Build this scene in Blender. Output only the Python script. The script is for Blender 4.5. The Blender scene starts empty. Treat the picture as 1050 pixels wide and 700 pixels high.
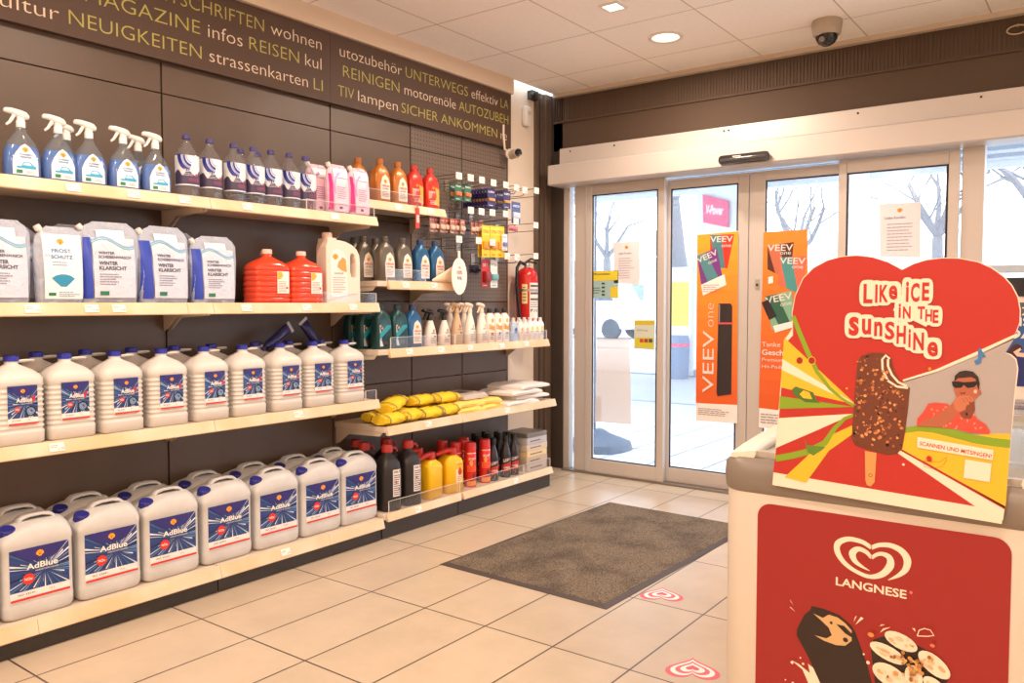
import bpy, bmesh, math, random
from mathutils import Vector, Matrix
from mathutils.geometry import tessellate_polygon
random.seed(7)
S = bpy.context.scene
COL = S.collection
PI = math.pi

# ------------------------------------------------------------------ camera
YAW, PITCH, FPX = math.radians(36.7), math.radians(2.67), 835.0
CAMP = Vector((0, 0, 1.2))
cd = bpy.data.cameras.new('camera'); cam = bpy.data.objects.new('camera', cd); COL.objects.link(cam)
cam.location = CAMP; cam.rotation_euler = (PI/2 - PITCH, 0, YAW)
cd.sensor_width = 36; cd.lens = FPX*36/1050; cd.clip_start = .02; cd.clip_end = 300
S.camera = cam
CR = Vector((math.cos(YAW), math.sin(YAW), 0))
CF = Vector((-math.sin(YAW)*math.cos(PITCH), math.cos(YAW)*math.cos(PITCH), -math.sin(PITCH)))
CU = CR.cross(CF)
def at(u, v, ax, val):
    """point of the plane (axis ax = val) that a survey sight line meets"""
    d = CR*((u-525)/FPX) - CU*((v-350)/FPX) + CF
    return CAMP + d*((val-CAMP[ax])/d[ax])

# ------------------------------------------------------------------ colour management, world, lamps
S.view_settings.view_transform = 'Standard'; S.view_settings.look = 'None'
S.view_settings.exposure = 0.40; S.view_settings.gamma = 1; S.view_settings.use_curve_mapping = False
S.cycles.max_bounces = 8; S.cycles.diffuse_bounces = 6; S.cycles.glossy_bounces = 3
S.cycles.transparent_max_bounces = 16; S.cycles.caustics_reflective = False; S.cycles.caustics_refractive = False
SKY = 4.0
LAMP_W, LAMP_C = 15.0, (1.0, .80, .645)
world = bpy.data.worlds.new('sky'); S.world = world; world.use_nodes = True
bg = world.node_tree.nodes['Background']; bg.inputs[0].default_value = (.83, .92, 1, 1); bg.inputs[1].default_value = SKY
LAMPS = [(-2.08, 4.23), (-2.08, 3.64), (-2.08, 1.85), (-2.08, .6), (-2.08, -.6), (-.3, .6), (-.3, -.6), (.9, 3.6), (1.2, 1.85), (1.5, .6), (-2.08, -1.8), (0, -1.8), (2.6, 2.4), (2.6, -.6)]  # first two seen; the rest added out of view to light the shop
def lamp(x, y, z, parent):
    l = bpy.data.lights.new('lamp', 'AREA'); l.shape = 'DISK'; l.size = .15; l.energy = LAMP_W; l.color = LAMP_C
    l.spread = math.radians(180)
    o = bpy.data.objects.new('lamp_light', l); COL.objects.link(o); o.parent = parent; o.location = (0, 0, z)
    return o

# ------------------------------------------------------------------ materials
def lin(c): return tuple(((x/255)/12.92 if x/255 <= .04045 else ((x/255+.055)/1.055)**2.4) for x in c)
MC = {}
def M(rgb, rough=.5, metal=0, emit=0, spec=.5, alpha=None, bump=None, noise=None, key=None):
    k = (tuple(rgb), rough, metal, emit, spec, alpha, bump, noise, key)
    if k in MC: return MC[k]
    m = bpy.data.materials.new('mat_%d' % len(MC)); m.use_nodes = True
    nt = m.node_tree; b = nt.nodes['Principled BSDF']; c = (*lin(rgb), 1)
    b.inputs['Base Color'].default_value = c; b.inputs['Roughness'].default_value = rough
    b.inputs['Metallic'].default_value = metal; b.inputs['Specular IOR Level'].default_value = spec
    if emit:
        b.inputs['Emission Color'].default_value = c; b.inputs['Emission Strength'].default_value = emit
    if noise or bump:
        tc = nt.nodes.new('ShaderNodeTexCoord'); nz = nt.nodes.new('ShaderNodeTexNoise')
        nz.inputs['Scale'].default_value = (noise or bump)[0]; nz.inputs['Detail'].default_value = 5
        nt.links.new(tc.outputs['Object'], nz.inputs['Vector'])
        if noise:
            mx = nt.nodes.new('ShaderNodeMix'); mx.data_type = 'RGBA'
            c2 = (*lin(noise[1]), 1); mx.inputs[6].default_value = c; mx.inputs[7].default_value = c2
            mr = nt.nodes.new('ShaderNodeMapRange'); mr.inputs[1].default_value = .35; mr.inputs[2].default_value = .65
            nt.links.new(nz.outputs[0], mr.inputs[0]); nt.links.new(mr.outputs[0], mx.inputs[0]); nt.links.new(mx.outputs[2], b.inputs['Base Color'])
        if bump:
            bp = nt.nodes.new('ShaderNodeBump'); bp.inputs['Strength'].default_value = bump[1]; bp.inputs['Distance'].default_value = bump[2] if len(bump) > 2 else .003
            nt.links.new(nz.outputs[0], bp.inputs['Height']); nt.links.new(bp.outputs[0], b.inputs['Normal'])
    if alpha is not None:
        tr = nt.nodes.new('ShaderNodeBsdfTransparent'); mx = nt.nodes.new('ShaderNodeMixShader')
        out = nt.nodes['Material Output']; mx.inputs[0].default_value = alpha
        nt.links.new(tr.outputs[0], mx.inputs[1]); nt.links.new(b.outputs[0], mx.inputs[2]); nt.links.new(mx.outputs[0], out.inputs[0])
    MC[k] = m; return m
def film(rgb, body=.1, gloss=.9, edge=True, glare_veil=0.0):
    """thin clear plastic or glass: tinted see-through sheet with reflections"""
    k = ('film', tuple(rgb), body, gloss, glare_veil)
    if k in MC: return MC[k]
    m = bpy.data.materials.new('clear_%d' % len(MC)); m.use_nodes = True; nt = m.node_tree; nt.nodes.clear()
    out = nt.nodes.new('ShaderNodeOutputMaterial'); tr = nt.nodes.new('ShaderNodeBsdfTransparent'); gl = nt.nodes.new('ShaderNodeBsdfGlossy')
    tr.inputs[0].default_value = (*lin(rgb), 1); gl.inputs['Roughness'].default_value = .08; gl.inputs[0].default_value = (gloss,)*3+(1,)
    lw = nt.nodes.new('ShaderNodeLayerWeight'); lw.inputs[0].default_value = .5
    pw = nt.nodes.new('ShaderNodeMath'); pw.operation = 'POWER'; pw.inputs[1].default_value = 4.5; mu = nt.nodes.new('ShaderNodeMath'); mu.operation = 'MULTIPLY_ADD'; mu.inputs[1].default_value = .6; mu.inputs[2].default_value = .03
    nt.links.new(lw.outputs['Facing'], pw.inputs[0]); nt.links.new(pw.outputs[0], mu.inputs[0])
    m1 = nt.nodes.new('ShaderNodeMixShader'); nt.links.new(mu.outputs[0], m1.inputs[0]); nt.links.new(tr.outputs[0], m1.inputs[1]); nt.links.new(gl.outputs[0], m1.inputs[2])
    last = m1
    if body or glare_veil:
        df = nt.nodes.new('ShaderNodeBsdfDiffuse'); df.inputs[0].default_value = (.8, .8, .82, 1)
        tl = nt.nodes.new('ShaderNodeBsdfTranslucent'); tl.inputs[0].default_value = (.85, .9, 1, 1)
        m2 = nt.nodes.new('ShaderNodeMixShader'); m2.inputs[0].default_value = body
        nt.links.new(m1.outputs[0], m2.inputs[1]); nt.links.new(df.outputs[0], m2.inputs[2]); last = m2
        if glare_veil:  # translucent share imitates window glare as a pale veil in the glass
            m3 = nt.nodes.new('ShaderNodeMixShader'); m3.inputs[0].default_value = glare_veil
            nt.links.new(m2.outputs[0], m3.inputs[1]); nt.links.new(tl.outputs[0], m3.inputs[2]); last = m3
    nt.links.new(last.outputs[0], out.inputs[0]); MC[k] = m; return m
WHITE = M((226, 222, 218), .4); CREAM = M((240, 224, 205), .5); BLACK = M((22, 21, 22), .35); DARK = M((45, 42, 42), .5)
STEEL = M((170, 165, 160), .3, .9)

# ------------------------------------------------------------------ mesh builder
class MB:
    def __init__(s): s.v = []; s.f = []; s.m = []; s.sm = []; s.mats = []
    def mi(s, m):
        if m not in s.mats: s.mats.append(m)
        return s.mats.index(m)
    def add(s, vs, fs, m, smooth=False, T=None):
        o = len(s.v); i = s.mi(m)
        s.v += [tuple(T @ Vector(p)) if T else tuple(p) for p in vs]
        for f in fs: s.f.append([o+k for k in f]); s.m.append(i); s.sm.append(smooth)
        return s
    def box(s, x0, x1, y0, y1, z0, z1, m, T=None):
        v = [(x, y, z) for x in (x0, x1) for y in (y0, y1) for z in (z0, z1)]
        return s.add(v, [(0,1,3,2), (4,6,7,5), (0,4,5,1), (2,3,7,6), (0,2,6,4), (1,5,7,3)], m, T=T)
    def loft(s, loops, m, cap=(1, 1), smooth=True, T=None, closed=True):
        n = len(loops[0]); v = [p for l in loops for p in l]; f = []
        for i in range(len(loops)-1):
            for j in range(n if closed else n-1):
                k = (j+1) % n
                f.append((i*n+j, i*n+k, (i+1)*n+k, (i+1)*n+j))
        s.add(v, f, m, smooth, T); o = len(s.v)-len(v); i = s.mi(m)
        if cap[0]: s.f.append([o+k for k in range(n)][::-1]); s.m.append(i); s.sm.append(False)
        if cap[1]: s.f.append([o+(len(loops)-1)*n+k for k in range(n)]); s.m.append(i); s.sm.append(False)
        return s
    def cyl(s, p0, p1, r0, m, r1=None, seg=16, cap=(1, 1)):
        return s.tube([p0, p1], [r0, r0 if r1 is None else r1], m, seg, cap)
    def tube(s, path, rad, m, seg=10, cap=(1, 1), closed=False):
        P = [Vector(p) for p in path]; R = rad if isinstance(rad, (list, tuple)) else [rad]*len(P)
        loops = []; up = None
        for i, p in enumerate(P):
            if closed: d = P[(i+1) % len(P)]-P[i-1]
            else: d = (P[min(i+1, len(P)-1)]-P[max(i-1, 0)])
            d.normalize()
            if up is None: up = Vector((0, 0, 1)) if abs(d.z) < .9 else Vector((1, 0, 0))
            a = d.cross(up).normalized(); up = a.cross(d).normalized()
            loops.append([p+a*(R[i]*math.cos(t))+up*(R[i]*math.sin(t)) for t in [2*PI*k/seg for k in range(seg)]])
        if closed: loops.append(loops[0]); cap = (0, 0)
        return s.loft(loops, m, cap)
    def lathe(s, prof, m, seg=20, c=(0, 0, 0), cap=(1, 1), T=None):
        return s.loft([[(c[0]+r*math.cos(2*PI*k/seg), c[1]+r*math.sin(2*PI*k/seg), c[2]+z) for k in range(seg)] for z, r in prof], m, cap, T=T)
    def prism(s, pts, lo, hi, m, T=None):
        n = len(pts); v = [lo(p) for p in pts]+[hi(p) for p in pts]
        return s.add(v, [tuple(range(n))[::-1], tuple(range(n, 2*n))]+[(i, (i+1) % n, n+(i+1) % n, n+i) for i in range(n)], m, T=T)
    def build(s, name, parent=None, bevel=0, seg=2, label=None):
        me = bpy.data.meshes.new(name); me.from_pydata(s.v, [], s.f)
        for m in s.mats: me.materials.append(m)
        me.polygons.foreach_set('material_index', s.m); me.polygons.foreach_set('use_smooth', s.sm); me.update()
        if any(s.sm): me.set_sharp_from_angle(angle=math.radians(50))
        o = bpy.data.objects.new(name, me); COL.objects.link(o)
        if parent: o.parent = parent
        if bevel:
            b = o.modifiers.new('bevel', 'BEVEL'); b.width = bevel; b.segments = seg; b.limit_method = 'ANGLE'; b.angle_limit = math.radians(40)
        if label: o['label'] = label
        return o
def ell(w, d, n, z, cx=0, cy=0, K=5):
    """loop of 4K points: w along y, d along x; n>0 superellipse exponent, n<0 rounded rectangle of radius -n"""
    out = []
    if n > 0:
        for i in range(4*K):
            t = 2*PI*(i+.5)/(4*K); c, s_ = math.cos(t), math.sin(t)
            out.append((cx+d/2*math.copysign(abs(c)**(2/n), c), cy+w/2*math.copysign(abs(s_)**(2/n), s_), z))
    else:
        r = min(-n, w/2-1e-4, d/2-1e-4)
        for q, (sx, sy) in enumerate(((1, 1), (-1, 1), (-1, -1), (1, -1))):
            for i in range(K):
                t = PI/2*q + PI/2*i/(K-1)
                out.append((cx+sx*(d/2-r)+r*math.cos(t), cy+sy*(w/2-r)+r*math.sin(t), z))
    return out
def body(mb, rows, m, K=5, cap=(1, 1)):
    mb.loft([ell(r[1], r[2], r[3], r[0], (r[5] if len(r) > 5 else 0), (r[4] if len(r) > 4 else 0), K) for r in rows], m, cap)
def empty(name, loc=(0, 0, 0), rz=0):
    o = bpy.data.objects.new(name, None); o.empty_display_size = .05; COL.objects.link(o); o.location = loc; o.rotation_euler = (0, 0, rz); return o
def tag(o, label, cat, group=None, kind=None):
    o['label'] = label; o['category'] = cat
    if group: o['group'] = group
    if kind: o['kind'] = kind
    return o
def struct(o, label=None):
    o['kind'] = 'structure'
    if label: o['label'] = label
    return o
def dup(r):
    c = r.copy(); COL.objects.link(c)
    for ch in r.children:
        d = ch.copy(); COL.objects.link(d); d.parent = c
        for g in ch.children:
            e = g.copy(); COL.objects.link(e); e.parent = d
    return c
class Proto:
    def __init__(s, root, cat, group): s.r = root; s.cat = cat; s.g = group; s.used = False
    def put(s, loc, label, rz=0, rot=None, scale=None, group=True):
        o = dup(s.r) if s.used else s.r; s.used = True
        o.location = loc; o.rotation_euler = rot or (0, 0, rz)
        if scale: o.scale = (scale,)*3
        tag(o, label, s.cat, s.g if group else None); return o
ORD = ['first', 'second', 'third', 'fourth', 'fifth', 'sixth', 'seventh', 'eighth', 'ninth', 'tenth', 'eleventh', 'twelfth']

# lettering --------------------------------------------------------------
TX = {}
def glyphs(txt, off=0.0):
    k = (txt, off)
    if k in TX: return TX[k]
    cu = bpy.data.curves.new('t', 'FONT'); cu.body = txt; cu.offset = off; cu.resolution_u = 3; cu.fill_mode = 'FRONT'
    ob = bpy.data.objects.new('t', cu); me = bpy.data.meshes.new_from_object(ob)
    v = [(p.co.x, p.co.y) for p in me.vertices]; f = [tuple(p.vertices) for p in me.polygons]
    bpy.data.meshes.remove(me); bpy.data.objects.remove(ob); bpy.data.curves.remove(cu)
    TX[k] = (v, f); return v, f
class Art:
    """flat or wrapped print: fm(a, b, h) gives the point of the surface, h the height of the ink above it"""
    def __init__(s, mb, fm, step=.0003, h0=.0003): s.mb = mb; s.fm = fm; s.h = h0; s.st = step
    def up(s, k=1): s.h += s.st*k; return s
    def poly(s, pts, m):
        if getattr(s, 'curved', 0):
            tri = [[Vector(pts[i]) for i in t] for t in tessellate_polygon([[Vector((p[0], p[1], 0)) for p in pts]])]; out = []
            while tri:
                t = tri.pop(); e = [(t[i]-t[(i+1) % 3]).length for i in range(3)]; k = e.index(max(e))
                if e[k] > s.curved: a, b, c = t[k], t[(k+1) % 3], t[(k+2) % 3]; m_ = (a+b)/2; tri += [[a, m_, c], [m_, b, c]]
                else: out.append(t)
            v = [p for t in out for p in t]; s.mb.add([s.fm(a.x, a.y, s.h) for a in v], [(3*i, 3*i+1, 3*i+2) for i in range(len(out))], m); return s
        s.mb.add([s.fm(a, b, s.h) for a, b in pts], [tuple(range(len(pts)))], m); return s
    def tris(s, v, f, m): s.mb.add([s.fm(a, b, s.h) for a, b in v], f, m); return s
    def rect(s, a0, b0, a1, b1, m, n=1, k=1):
        v = [(a0+(a1-a0)*i/n, b0+(b1-b0)*j/k) for j in range(k+1) for i in range(n+1)]
        s.mb.add([s.fm(a, b, s.h) for a, b in v], [(j*(n+1)+i, j*(n+1)+i+1, (j+1)*(n+1)+i+1, (j+1)*(n+1)+i) for j in range(k) for i in range(n)], m, n > 1); return s
    def disc(s, a, b, ra, rb, m, n=20, rot=0):
        c, q = math.cos(rot), math.sin(rot)
        return s.poly([(a+ra*math.cos(t)*c-rb*math.sin(t)*q, b+ra*math.cos(t)*q+rb*math.sin(t)*c) for t in [2*PI*i/n for i in range(n)]], m)
    def ring(s, a, b, r0, r1, m, n=20, sq=1, t0=0, t1=2*PI):
        v = []; 
        for i in range(n+1):
            t = t0+(t1-t0)*i/n
            v += [(a+r0*math.cos(t), b+r0*sq*math.sin(t)), (a+r1*math.cos(t), b+r1*sq*math.sin(t))]
        return s.tris(v, [(2*i, 2*i+1, 2*i+3, 2*i+2) for i in range(n)], m)
    def band(s, pts, wds, m):
        """ribbon along a 2D path"""
        v = []; P = [Vector(p) for p in pts]; W = wds if isinstance(wds, (list, tuple)) else [wds]*len(P)
        for i, p in enumerate(P):
            d = P[min(i+1, len(P)-1)]-P[max(i-1, 0)]; n = Vector((-d.y, d.x)).normalized()*W[i]/2
            v += [tuple(p+n), tuple(p-n)]
        return s.tris(v, [(2*i, 2*i+1, 2*i+3, 2*i+2) for i in range(len(P)-1)], m)
    def text(s, txt, a0, b0, a1, cap, m, off=0.0, rot=0, flip=1, center=False, bup=1, shear=0):
        """a0..a1 = width the word fills, b0 = baseline, cap = capital height, bup = +1 when b grows upwards"""
        v, f = glyphs(txt, off)
        if not v: return s
        x0 = min(p[0] for p in v); x1 = max(p[0] for p in v); sx = (a1-a0)/(x1-x0); sy = cap/.73
        c, q = math.cos(rot), math.sin(rot); out = []
        for x, y in v:
            X = (x-x0)*sx; Y = y*sy*bup; X += shear*Y
            out.append((a0+X*c-Y*q, b0+X*q+Y*c))
        return s.tris(out, f, m)
    def lines(s, a0, a1, b0, b1, n, m, th=.35, rag=.3):
        """rows of fine print"""
        for i in range(n):
            b = b0+(b1-b0)*(i+.5)/n; h = abs(b1-b0)/n*th/2; a = a0
            e = a1-(a1-a0)*rag*random.random()
            while a < e:
                w = min((a1-a0)*random.uniform(.06, .2), e-a); s.rect(a, b-h, a+w*.85, b+h, m); a += w
        return s
def pecten(a, cx, cy, r, bup=1):
    a.poly([(cx+r*1.12*x, cy+r*1.12*y*bup) for x, y in SH], M((200, 40, 30))); a.up(); a.poly([(cx+r*x, cy+r*y*bup) for x, y in SH], M((250, 190, 40))); a.up()
    for t in (-.9, -.45, 0, .45, .9):
        a.band([(cx+r*.1*t, cy-r*.55*bup), (cx+r*.85*math.sin(t), cy+r*.8*math.cos(t)*bup)], r*.09, M((200, 40, 30)))
SH = [(-.35, -.8), (.35, -.8), (.45, -.5), (1, -.2), (.95, .3), (.6, .75), (0, .95), (-.6, .75), (-.95, .3), (-1, -.2), (-.45, -.5)]

# ================================================================== the room
WX, DY, CZ = -3.33, 4.93, 2.69
def brickmat(rgb, mortar, bw, bh, size, offx=0, offy=0, rough=.4, vary=.03, blot=None, plane='XY', offset=.0, bumpd=.0):
    m = bpy.data.materials.new('tiles'); m.use_nodes = True; nt = m.node_tree; b = nt.nodes['Principled BSDF']
    tc = nt.nodes.new('ShaderNodeTexCoord'); mp = nt.nodes.new('ShaderNodeMapping'); br = nt.nodes.new('ShaderNodeTexBrick')
    mp.inputs['Location'].default_value = (offx, offy, 0)
    nt.links.new(tc.outputs['Object'], mp.inputs[0]); nt.links.new(mp.outputs[0], br.inputs[0])
    br.offset = offset; br.squash = 1; br.inputs['Scale'].default_value = 1; br.inputs['Brick Width'].default_value = bw; br.inputs['Row Height'].default_value = bh
    br.inputs['Mortar Size'].default_value = size; br.inputs['Mortar Smooth'].default_value = .1; br.inputs['Bias'].default_value = 0
    c = lin(rgb); br.inputs['Color1'].default_value = (*[x*(1+vary) for x in c], 1); br.inputs['Color2'].default_value = (*[x*(1-vary) for x in c], 1); br.inputs['Mortar'].default_value = (*lin(mortar), 1)
    last = br.outputs[0]
    if blot:
        nz = nt.nodes.new('ShaderNodeTexNoise'); nz.inputs['Scale'].default_value = blot[0]; nz.inputs['Detail'].default_value = 8; nz.inputs['Roughness'].default_value = .65
        nt.links.new(tc.outputs['Object'], nz.inputs['Vector'])
        mr = nt.nodes.new('ShaderNodeMapRange'); mr.inputs[1].default_value = .3; mr.inputs[2].default_value = .7; mr.inputs[3].default_value = 1-blot[1]; mr.inputs[4].default_value = 1+blot[1]*.4
        nt.links.new(nz.outputs[0], mr.inputs[0]); vm = nt.nodes.new('ShaderNodeVectorMath'); vm.operation = 'SCALE'
        nt.links.new(last, vm.inputs[0]); nt.links.new(mr.outputs[0], vm.inputs[3]); last = vm.outputs[0]
    nt.links.new(last, b.inputs['Base Color']); b.inputs['Roughness'].default_value = rough
    return m
# floor: 30 x 60 tiles, long side across (x .303, y .6)
FT = brickmat((198, 182, 160), (72, 60, 52), .303, .592, .0035, offx=.0, offy=.0, rough=.32, vary=.05, blot=(5, .10))
mp = [n for n in FT.node_tree.nodes if n.type == 'MAPPING'][0]; mp.inputs['Location'].default_value = (1.256, -2.33+.592*4, 0)
mb = MB(); mb.box(-3.6, 3.4, -3.2, 5.02, -.06, 0, FT); struct(mb.build('floor'))
CT = brickmat((253, 248, 244), (200, 186, 174), .6, .61, .004, rough=.9, vary=.015, blot=(60, .05))
mp = [n for n in CT.node_tree.nodes if n.type == 'MAPPING'][0]; mp.inputs['Location'].default_value = (2.97+.6*3, -3.31+.61*9, 0)
mb = MB(); mb.box(-3.28, 3.4, -3.2, 4.93, CZ, CZ+.05, CT); struct(mb.build('ceiling'))
wallm = M((226, 212, 196), .7)
mb = MB(); mb.box(-3.6, -3.41, -3.2, 5.02, 0, CZ+.05, wallm); mb.box(-3.41, -3.36, 4.43, 4.78, 0, CZ+.05, wallm); struct(mb.build('wall_left'))
mb = MB(); mb.box(-3.41, -3.272, -3.2, 4.41, 2.592, CZ+.05, M((222, 202, 180), .7)); struct(mb.build('trim_1'), 'pale bulkhead strip above the lettered banner')
mb = MB(); mb.box(3.3, 3.4, -3.2, 5.0, 0, CZ, M((240, 228, 214), .8)); struct(mb.build('wall_right'))
mb = MB(); mb.box(-3.6, 3.4, -3.2, -3.1, 0, CZ, M((240, 228, 214), .8)); struct(mb.build('wall_back'))
# brown cladding of the corner
brown = M((98, 82, 70), .5); dbrown = M((62, 52, 45), .5)
mb = MB(); mb.box(-3.41, -3.34, 4.765, 4.86, 0, CZ, brown); mb.box(-3.41, -3.32, 4.86, 4.93, 0, CZ, brown); mb.box(-3.34, -3.335, 4.80, 4.815, 0, CZ, dbrown)
mb.box(-3.41, -3.22, 4.93, 5.0, 0, CZ, dbrown)
struct(mb.build('trim_2', bevel=.003), 'brown metal cladding of the wall corner')
# brown fluted wall above the doors
mb = MB()
fl = M((84, 66, 52), .75)
mb.box(-3.32, 3.3, 4.94, 5.02, 2.1, CZ+.05, fl); mb.box(-3.3, 3.3, 4.93, 4.94, 2.29, CZ+.05, fl)
x = -3.3
while x < .6:
    mb.box(x, x+.010, 4.926, 4.93, 2.5, CZ, fl); x += .020
mb.box(-3.3, 3.3, 4.918, 4.93, 2.485, 2.5, fl)
struct(mb.build('wall_front'))
mb = MB(); mb.box(-3.28, 3.3, 4.885, 4.93, CZ-.028, CZ, M((200, 185, 168), .6)); struct(mb.build('trim_3'), 'ceiling edge angle above the entrance')
# operator box over the sliding doors
alu = M((204, 196, 190), .38, .2); alud = M((60, 54, 50), .5)
t = empty('door_operator', (-3.2, 4.8, 2.02)); tag(t, 'long pale metal drive housing above the sliding doors', 'door operator')
def rel(mb, name, par, **k):
    o = mb.build(name, par, **k); 
    for v in o.data.vertices: v.co -= par.location
    return o
mb = MB(); mb.prism([(4.76, 2.022), (4.75, 2.03), (4.75, 2.155), (4.758, 2.162), (4.93, 2.162), (4.93, 2.022)], lambda p: (-3.225, p[0], p[1]), lambda p: (.9, p[0], p[1]), alu); rel(mb, 'cover', t)
mb = MB(); mb.box(-3.19, .9, 4.84, 4.93, 2.162, 2.285, alu)
for X in (-3.1, -2.75, -1.98, -1.95, -1.2, -.6): mb.lathe([(0, .007), (.003, .006)], DARK, 8, T=Matrix.Translation((X, 4.838, 2.26)) @ Matrix.Rotation(PI/2, 4, 'X'))
rel(mb, 'fascia', t, bevel=.004)
mb = MB(); mb.box(-3.235, -3.225, 4.755, 4.92, 2.024, 2.16, M((150, 145, 140), .5)); rel(mb, 'end_plate', t, bevel=.002)
t = empty('motion_sensor', (-1.81, 4.735, 2.06)); tag(t, 'black radar motion sensor on the door operator housing', 'sensor')
mb = MB(); mb.loft([ell(.05, .30, -.02, .0), ell(.058, .31, -.025, .012), ell(.05, .30, -.02, .028)], BLACK, T=Matrix.Rotation(PI/2, 4, 'X') @ Matrix.Rotation(0, 4, 'Z')); mb.build('housing', t)
mb = MB(); mb.box(-.14, .14, -.031, -.027, -.012, .006, M((70, 65, 62), .1)); mb.build('lens', t, bevel=.002)
mb = MB(); mb.box(-.06, -.01, -.033, -.029, .010, .016, M((200, 200, 200))); mb.build('badge', t)

# ---------------------------------------------------------------- storefront
glass = film((252, 253, 255), .0, .8, glare_veil=.05)
def frame_rect(mb, x0, x1, z0, z1, y0, y1, wl, wr, wt, wb, m):
    mb.box(x0, x0+wl, y0, y1, z0, z1, m); mb.box(x1-wr, x1, y0, y1, z0, z1, m)
    mb.box(x0+wl, x1-wr, y0, y1, z1-wt, z1, m); mb.box(x0+wl, x1-wr, y0, y1, z0, z0+wb, m)
def pane(name, x0, x1, z0, z1, y, par=None):
    mb = MB(); mb.box(x0, x1, y-.003, y+.003, z0, z1, glass); return mb.build(name, par)
gask = M((40, 38, 38), .6)
def leaf(n, x0, x1, z0, z1, y0, y1, wl, wr, wt, wb):
    mb = MB(); frame_rect(mb, x0, x1, z0, z1, y0, y1, wl, wr, wt, wb, alu); r = struct(mb.build('door_%d' % n, bevel=.003))
    mb = MB(); a, b, c, d = x0+wl, x1-wr, z0+wb, z1-wt
    frame_rect(mb, a, b, c, d, y0+.008, y0+.014, .008, .012, .008, .008, gask); mb.build('gasket', r)
    p = pane('glazing', a, b, c, d, (y0+y1)/2, r); return r
leaf(1, -3.005, -2.405, .012, 2.022, 4.90, 4.94, .045, .05, .07, .095)
leaf(2, -2.43, -1.862, .012, 2.012, 4.955, 4.99, .04, .068, .06, .095)
leaf(3, -1.858, -1.27, .012, 2.012, 4.955, 4.99, .10, .04, .06, .095)
leaf(4, -1.314, -.70, .012, 2.018, 4.90, 4.94, .045, .05, .075, .095)
mb = MB(); mb.box(-3.115, -3.02, 4.92, 5.0, 0, 2.1, alu); mb.box(-3.22, -3.17, 4.94, 5.0, 0, 2.1, alu); struct(mb.build('trim_4', bevel=.004), 'upright frame posts beside the left door leaf')
mb = MB(); mb.box(-.69, -.585, 4.92, 5.0, 0, 2.1, alu); mb.box(.62, .72, 4.92, 5.0, 0, 2.1, alu); struct(mb.build('trim_5', bevel=.004), 'upright frame posts right of the doors')
mb = MB(); mb.box(-3.2, 3.3, 4.885, 5.02, .0, .012, M((140, 132, 125), .4, .6)); struct(mb.build('trim_6'), 'metal threshold rail under the doors')
struct(pane('window_1', -3.17, -3.115, .02, 2.1, 4.97))
r = struct(pane('window_2', -.585, .62, .02, 2.1, 4.97))
mb = MB(); mb.box(-.585, .62, 4.95, 4.99, 1.36, 1.40, M((190, 200, 210), .5)); mb.build('transom', r, bevel=.003)
struct(pane('window_3', .72, 3.3, .02, 2.1, 4.97))
for (X, z) in ((-1.80, 1.32), (-1.80, .33)):
    mb = MB(); mb.box(X-.012, X+.012, 4.948, 4.957, z-.03, z+.03, M((190, 185, 178), .3, .6)); mb.lathe([(0, .008), (.004, .007)], DARK, 10, T=Matrix.Translation((X, 4.948, z-.005)) @ Matrix.Rotation(PI/2, 4, 'X'))
    o = mb.build('door_lock', bevel=.001); o.parent = bpy.data.objects['door_3']

# ---------------------------------------------------------------- ceiling fixtures
DLN = ['first over the shelf aisle', 'second over the shelf aisle', 'third over the shelf aisle', 'over the middle aisle in front', 'over the middle aisle behind', 'nearest the right window', 'over the freezer side aisle', 'inside beside the freezer aisle', 'last over the shelf aisle', 'last over the middle aisle', 'by the right wall in front', 'by the right wall behind']
for i, (x, y) in enumerate(LAMPS):
    t = empty('downlight', (x, y, CZ))
    if i == 1: tag(t, 'small square recessed lamp in the ceiling farther from the entrance', 'downlight')
    elif i == 0: tag(t, 'round recessed downlight in the ceiling near the dome camera', 'downlight')
    else: tag(t, 'added unseen ceiling downlight further inside the shop, %s' % DLN[i-2], 'downlight', 'added unseen ceiling downlights')
    mb = MB(); m2 = MB()
    if i == 1:
        frame_rect(mb, -.055, .055, -.055, .055, -.008, .0, .014, .014, .014, .014, WHITE); mb.v = [(a, c, b) for a, b, c in mb.v]
        m2.box(-.04, .04, -.04, .04, -.004, -.001, M((255, 232, 200), emit=4))
    else:
        mb.lathe([(0, .098), (-.006, .098), (-.010, .09), (-.006, .076), (0, .074)], WHITE, 32, cap=(0, 0))
        m2.lathe([(-.002, .074), (-.003, .0005)], M((255, 228, 190), emit=2.2), 32)
        for k in range(3): m2.lathe([(-.0045-.001*k, .02+.02*k), (-.0065-.001*k, .018+.02*k)], M((255, 214, 170), emit=1), 28, cap=(0, 0))
    mb.build('trim_ring', t); m2.build('diffuser', t)
    lamp(x, y, -.02, t)
t = empty('dome_camera', (-1.28, 4.5, CZ)); tag(t, 'grey dome security camera on the ceiling above the doors', 'security camera')
mb = MB(); mb.lathe([(0, .075), (-.02, .078), (-.07, .07), (-.078, .064)], M((176, 162, 146), .5), 28); mb.build('housing', t)
mb = MB(); mb.lathe([(-.076, .056), (-.095, .054), (-.115, .042), (-.128, .022), (-.132, .002)], M((30, 30, 36), .08), 24); mb.build('dome', t)
mb = MB(); mb.lathe([(0, .016), (.012, .015)], M((120, 110, 105), .2), 12, T=Matrix.Translation((-.01, -.045, -.105)) @ Matrix.Rotation(PI*.6, 4, 'X')); mb.build('lens', t)
p = at(1043, 30, 1, 4.9); t = empty('wall_hook_ring', (p.x, 4.905, p.z)); tag(t, 'small pale ring fixed on the brown wall at right of the ceiling', 'ring')
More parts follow.
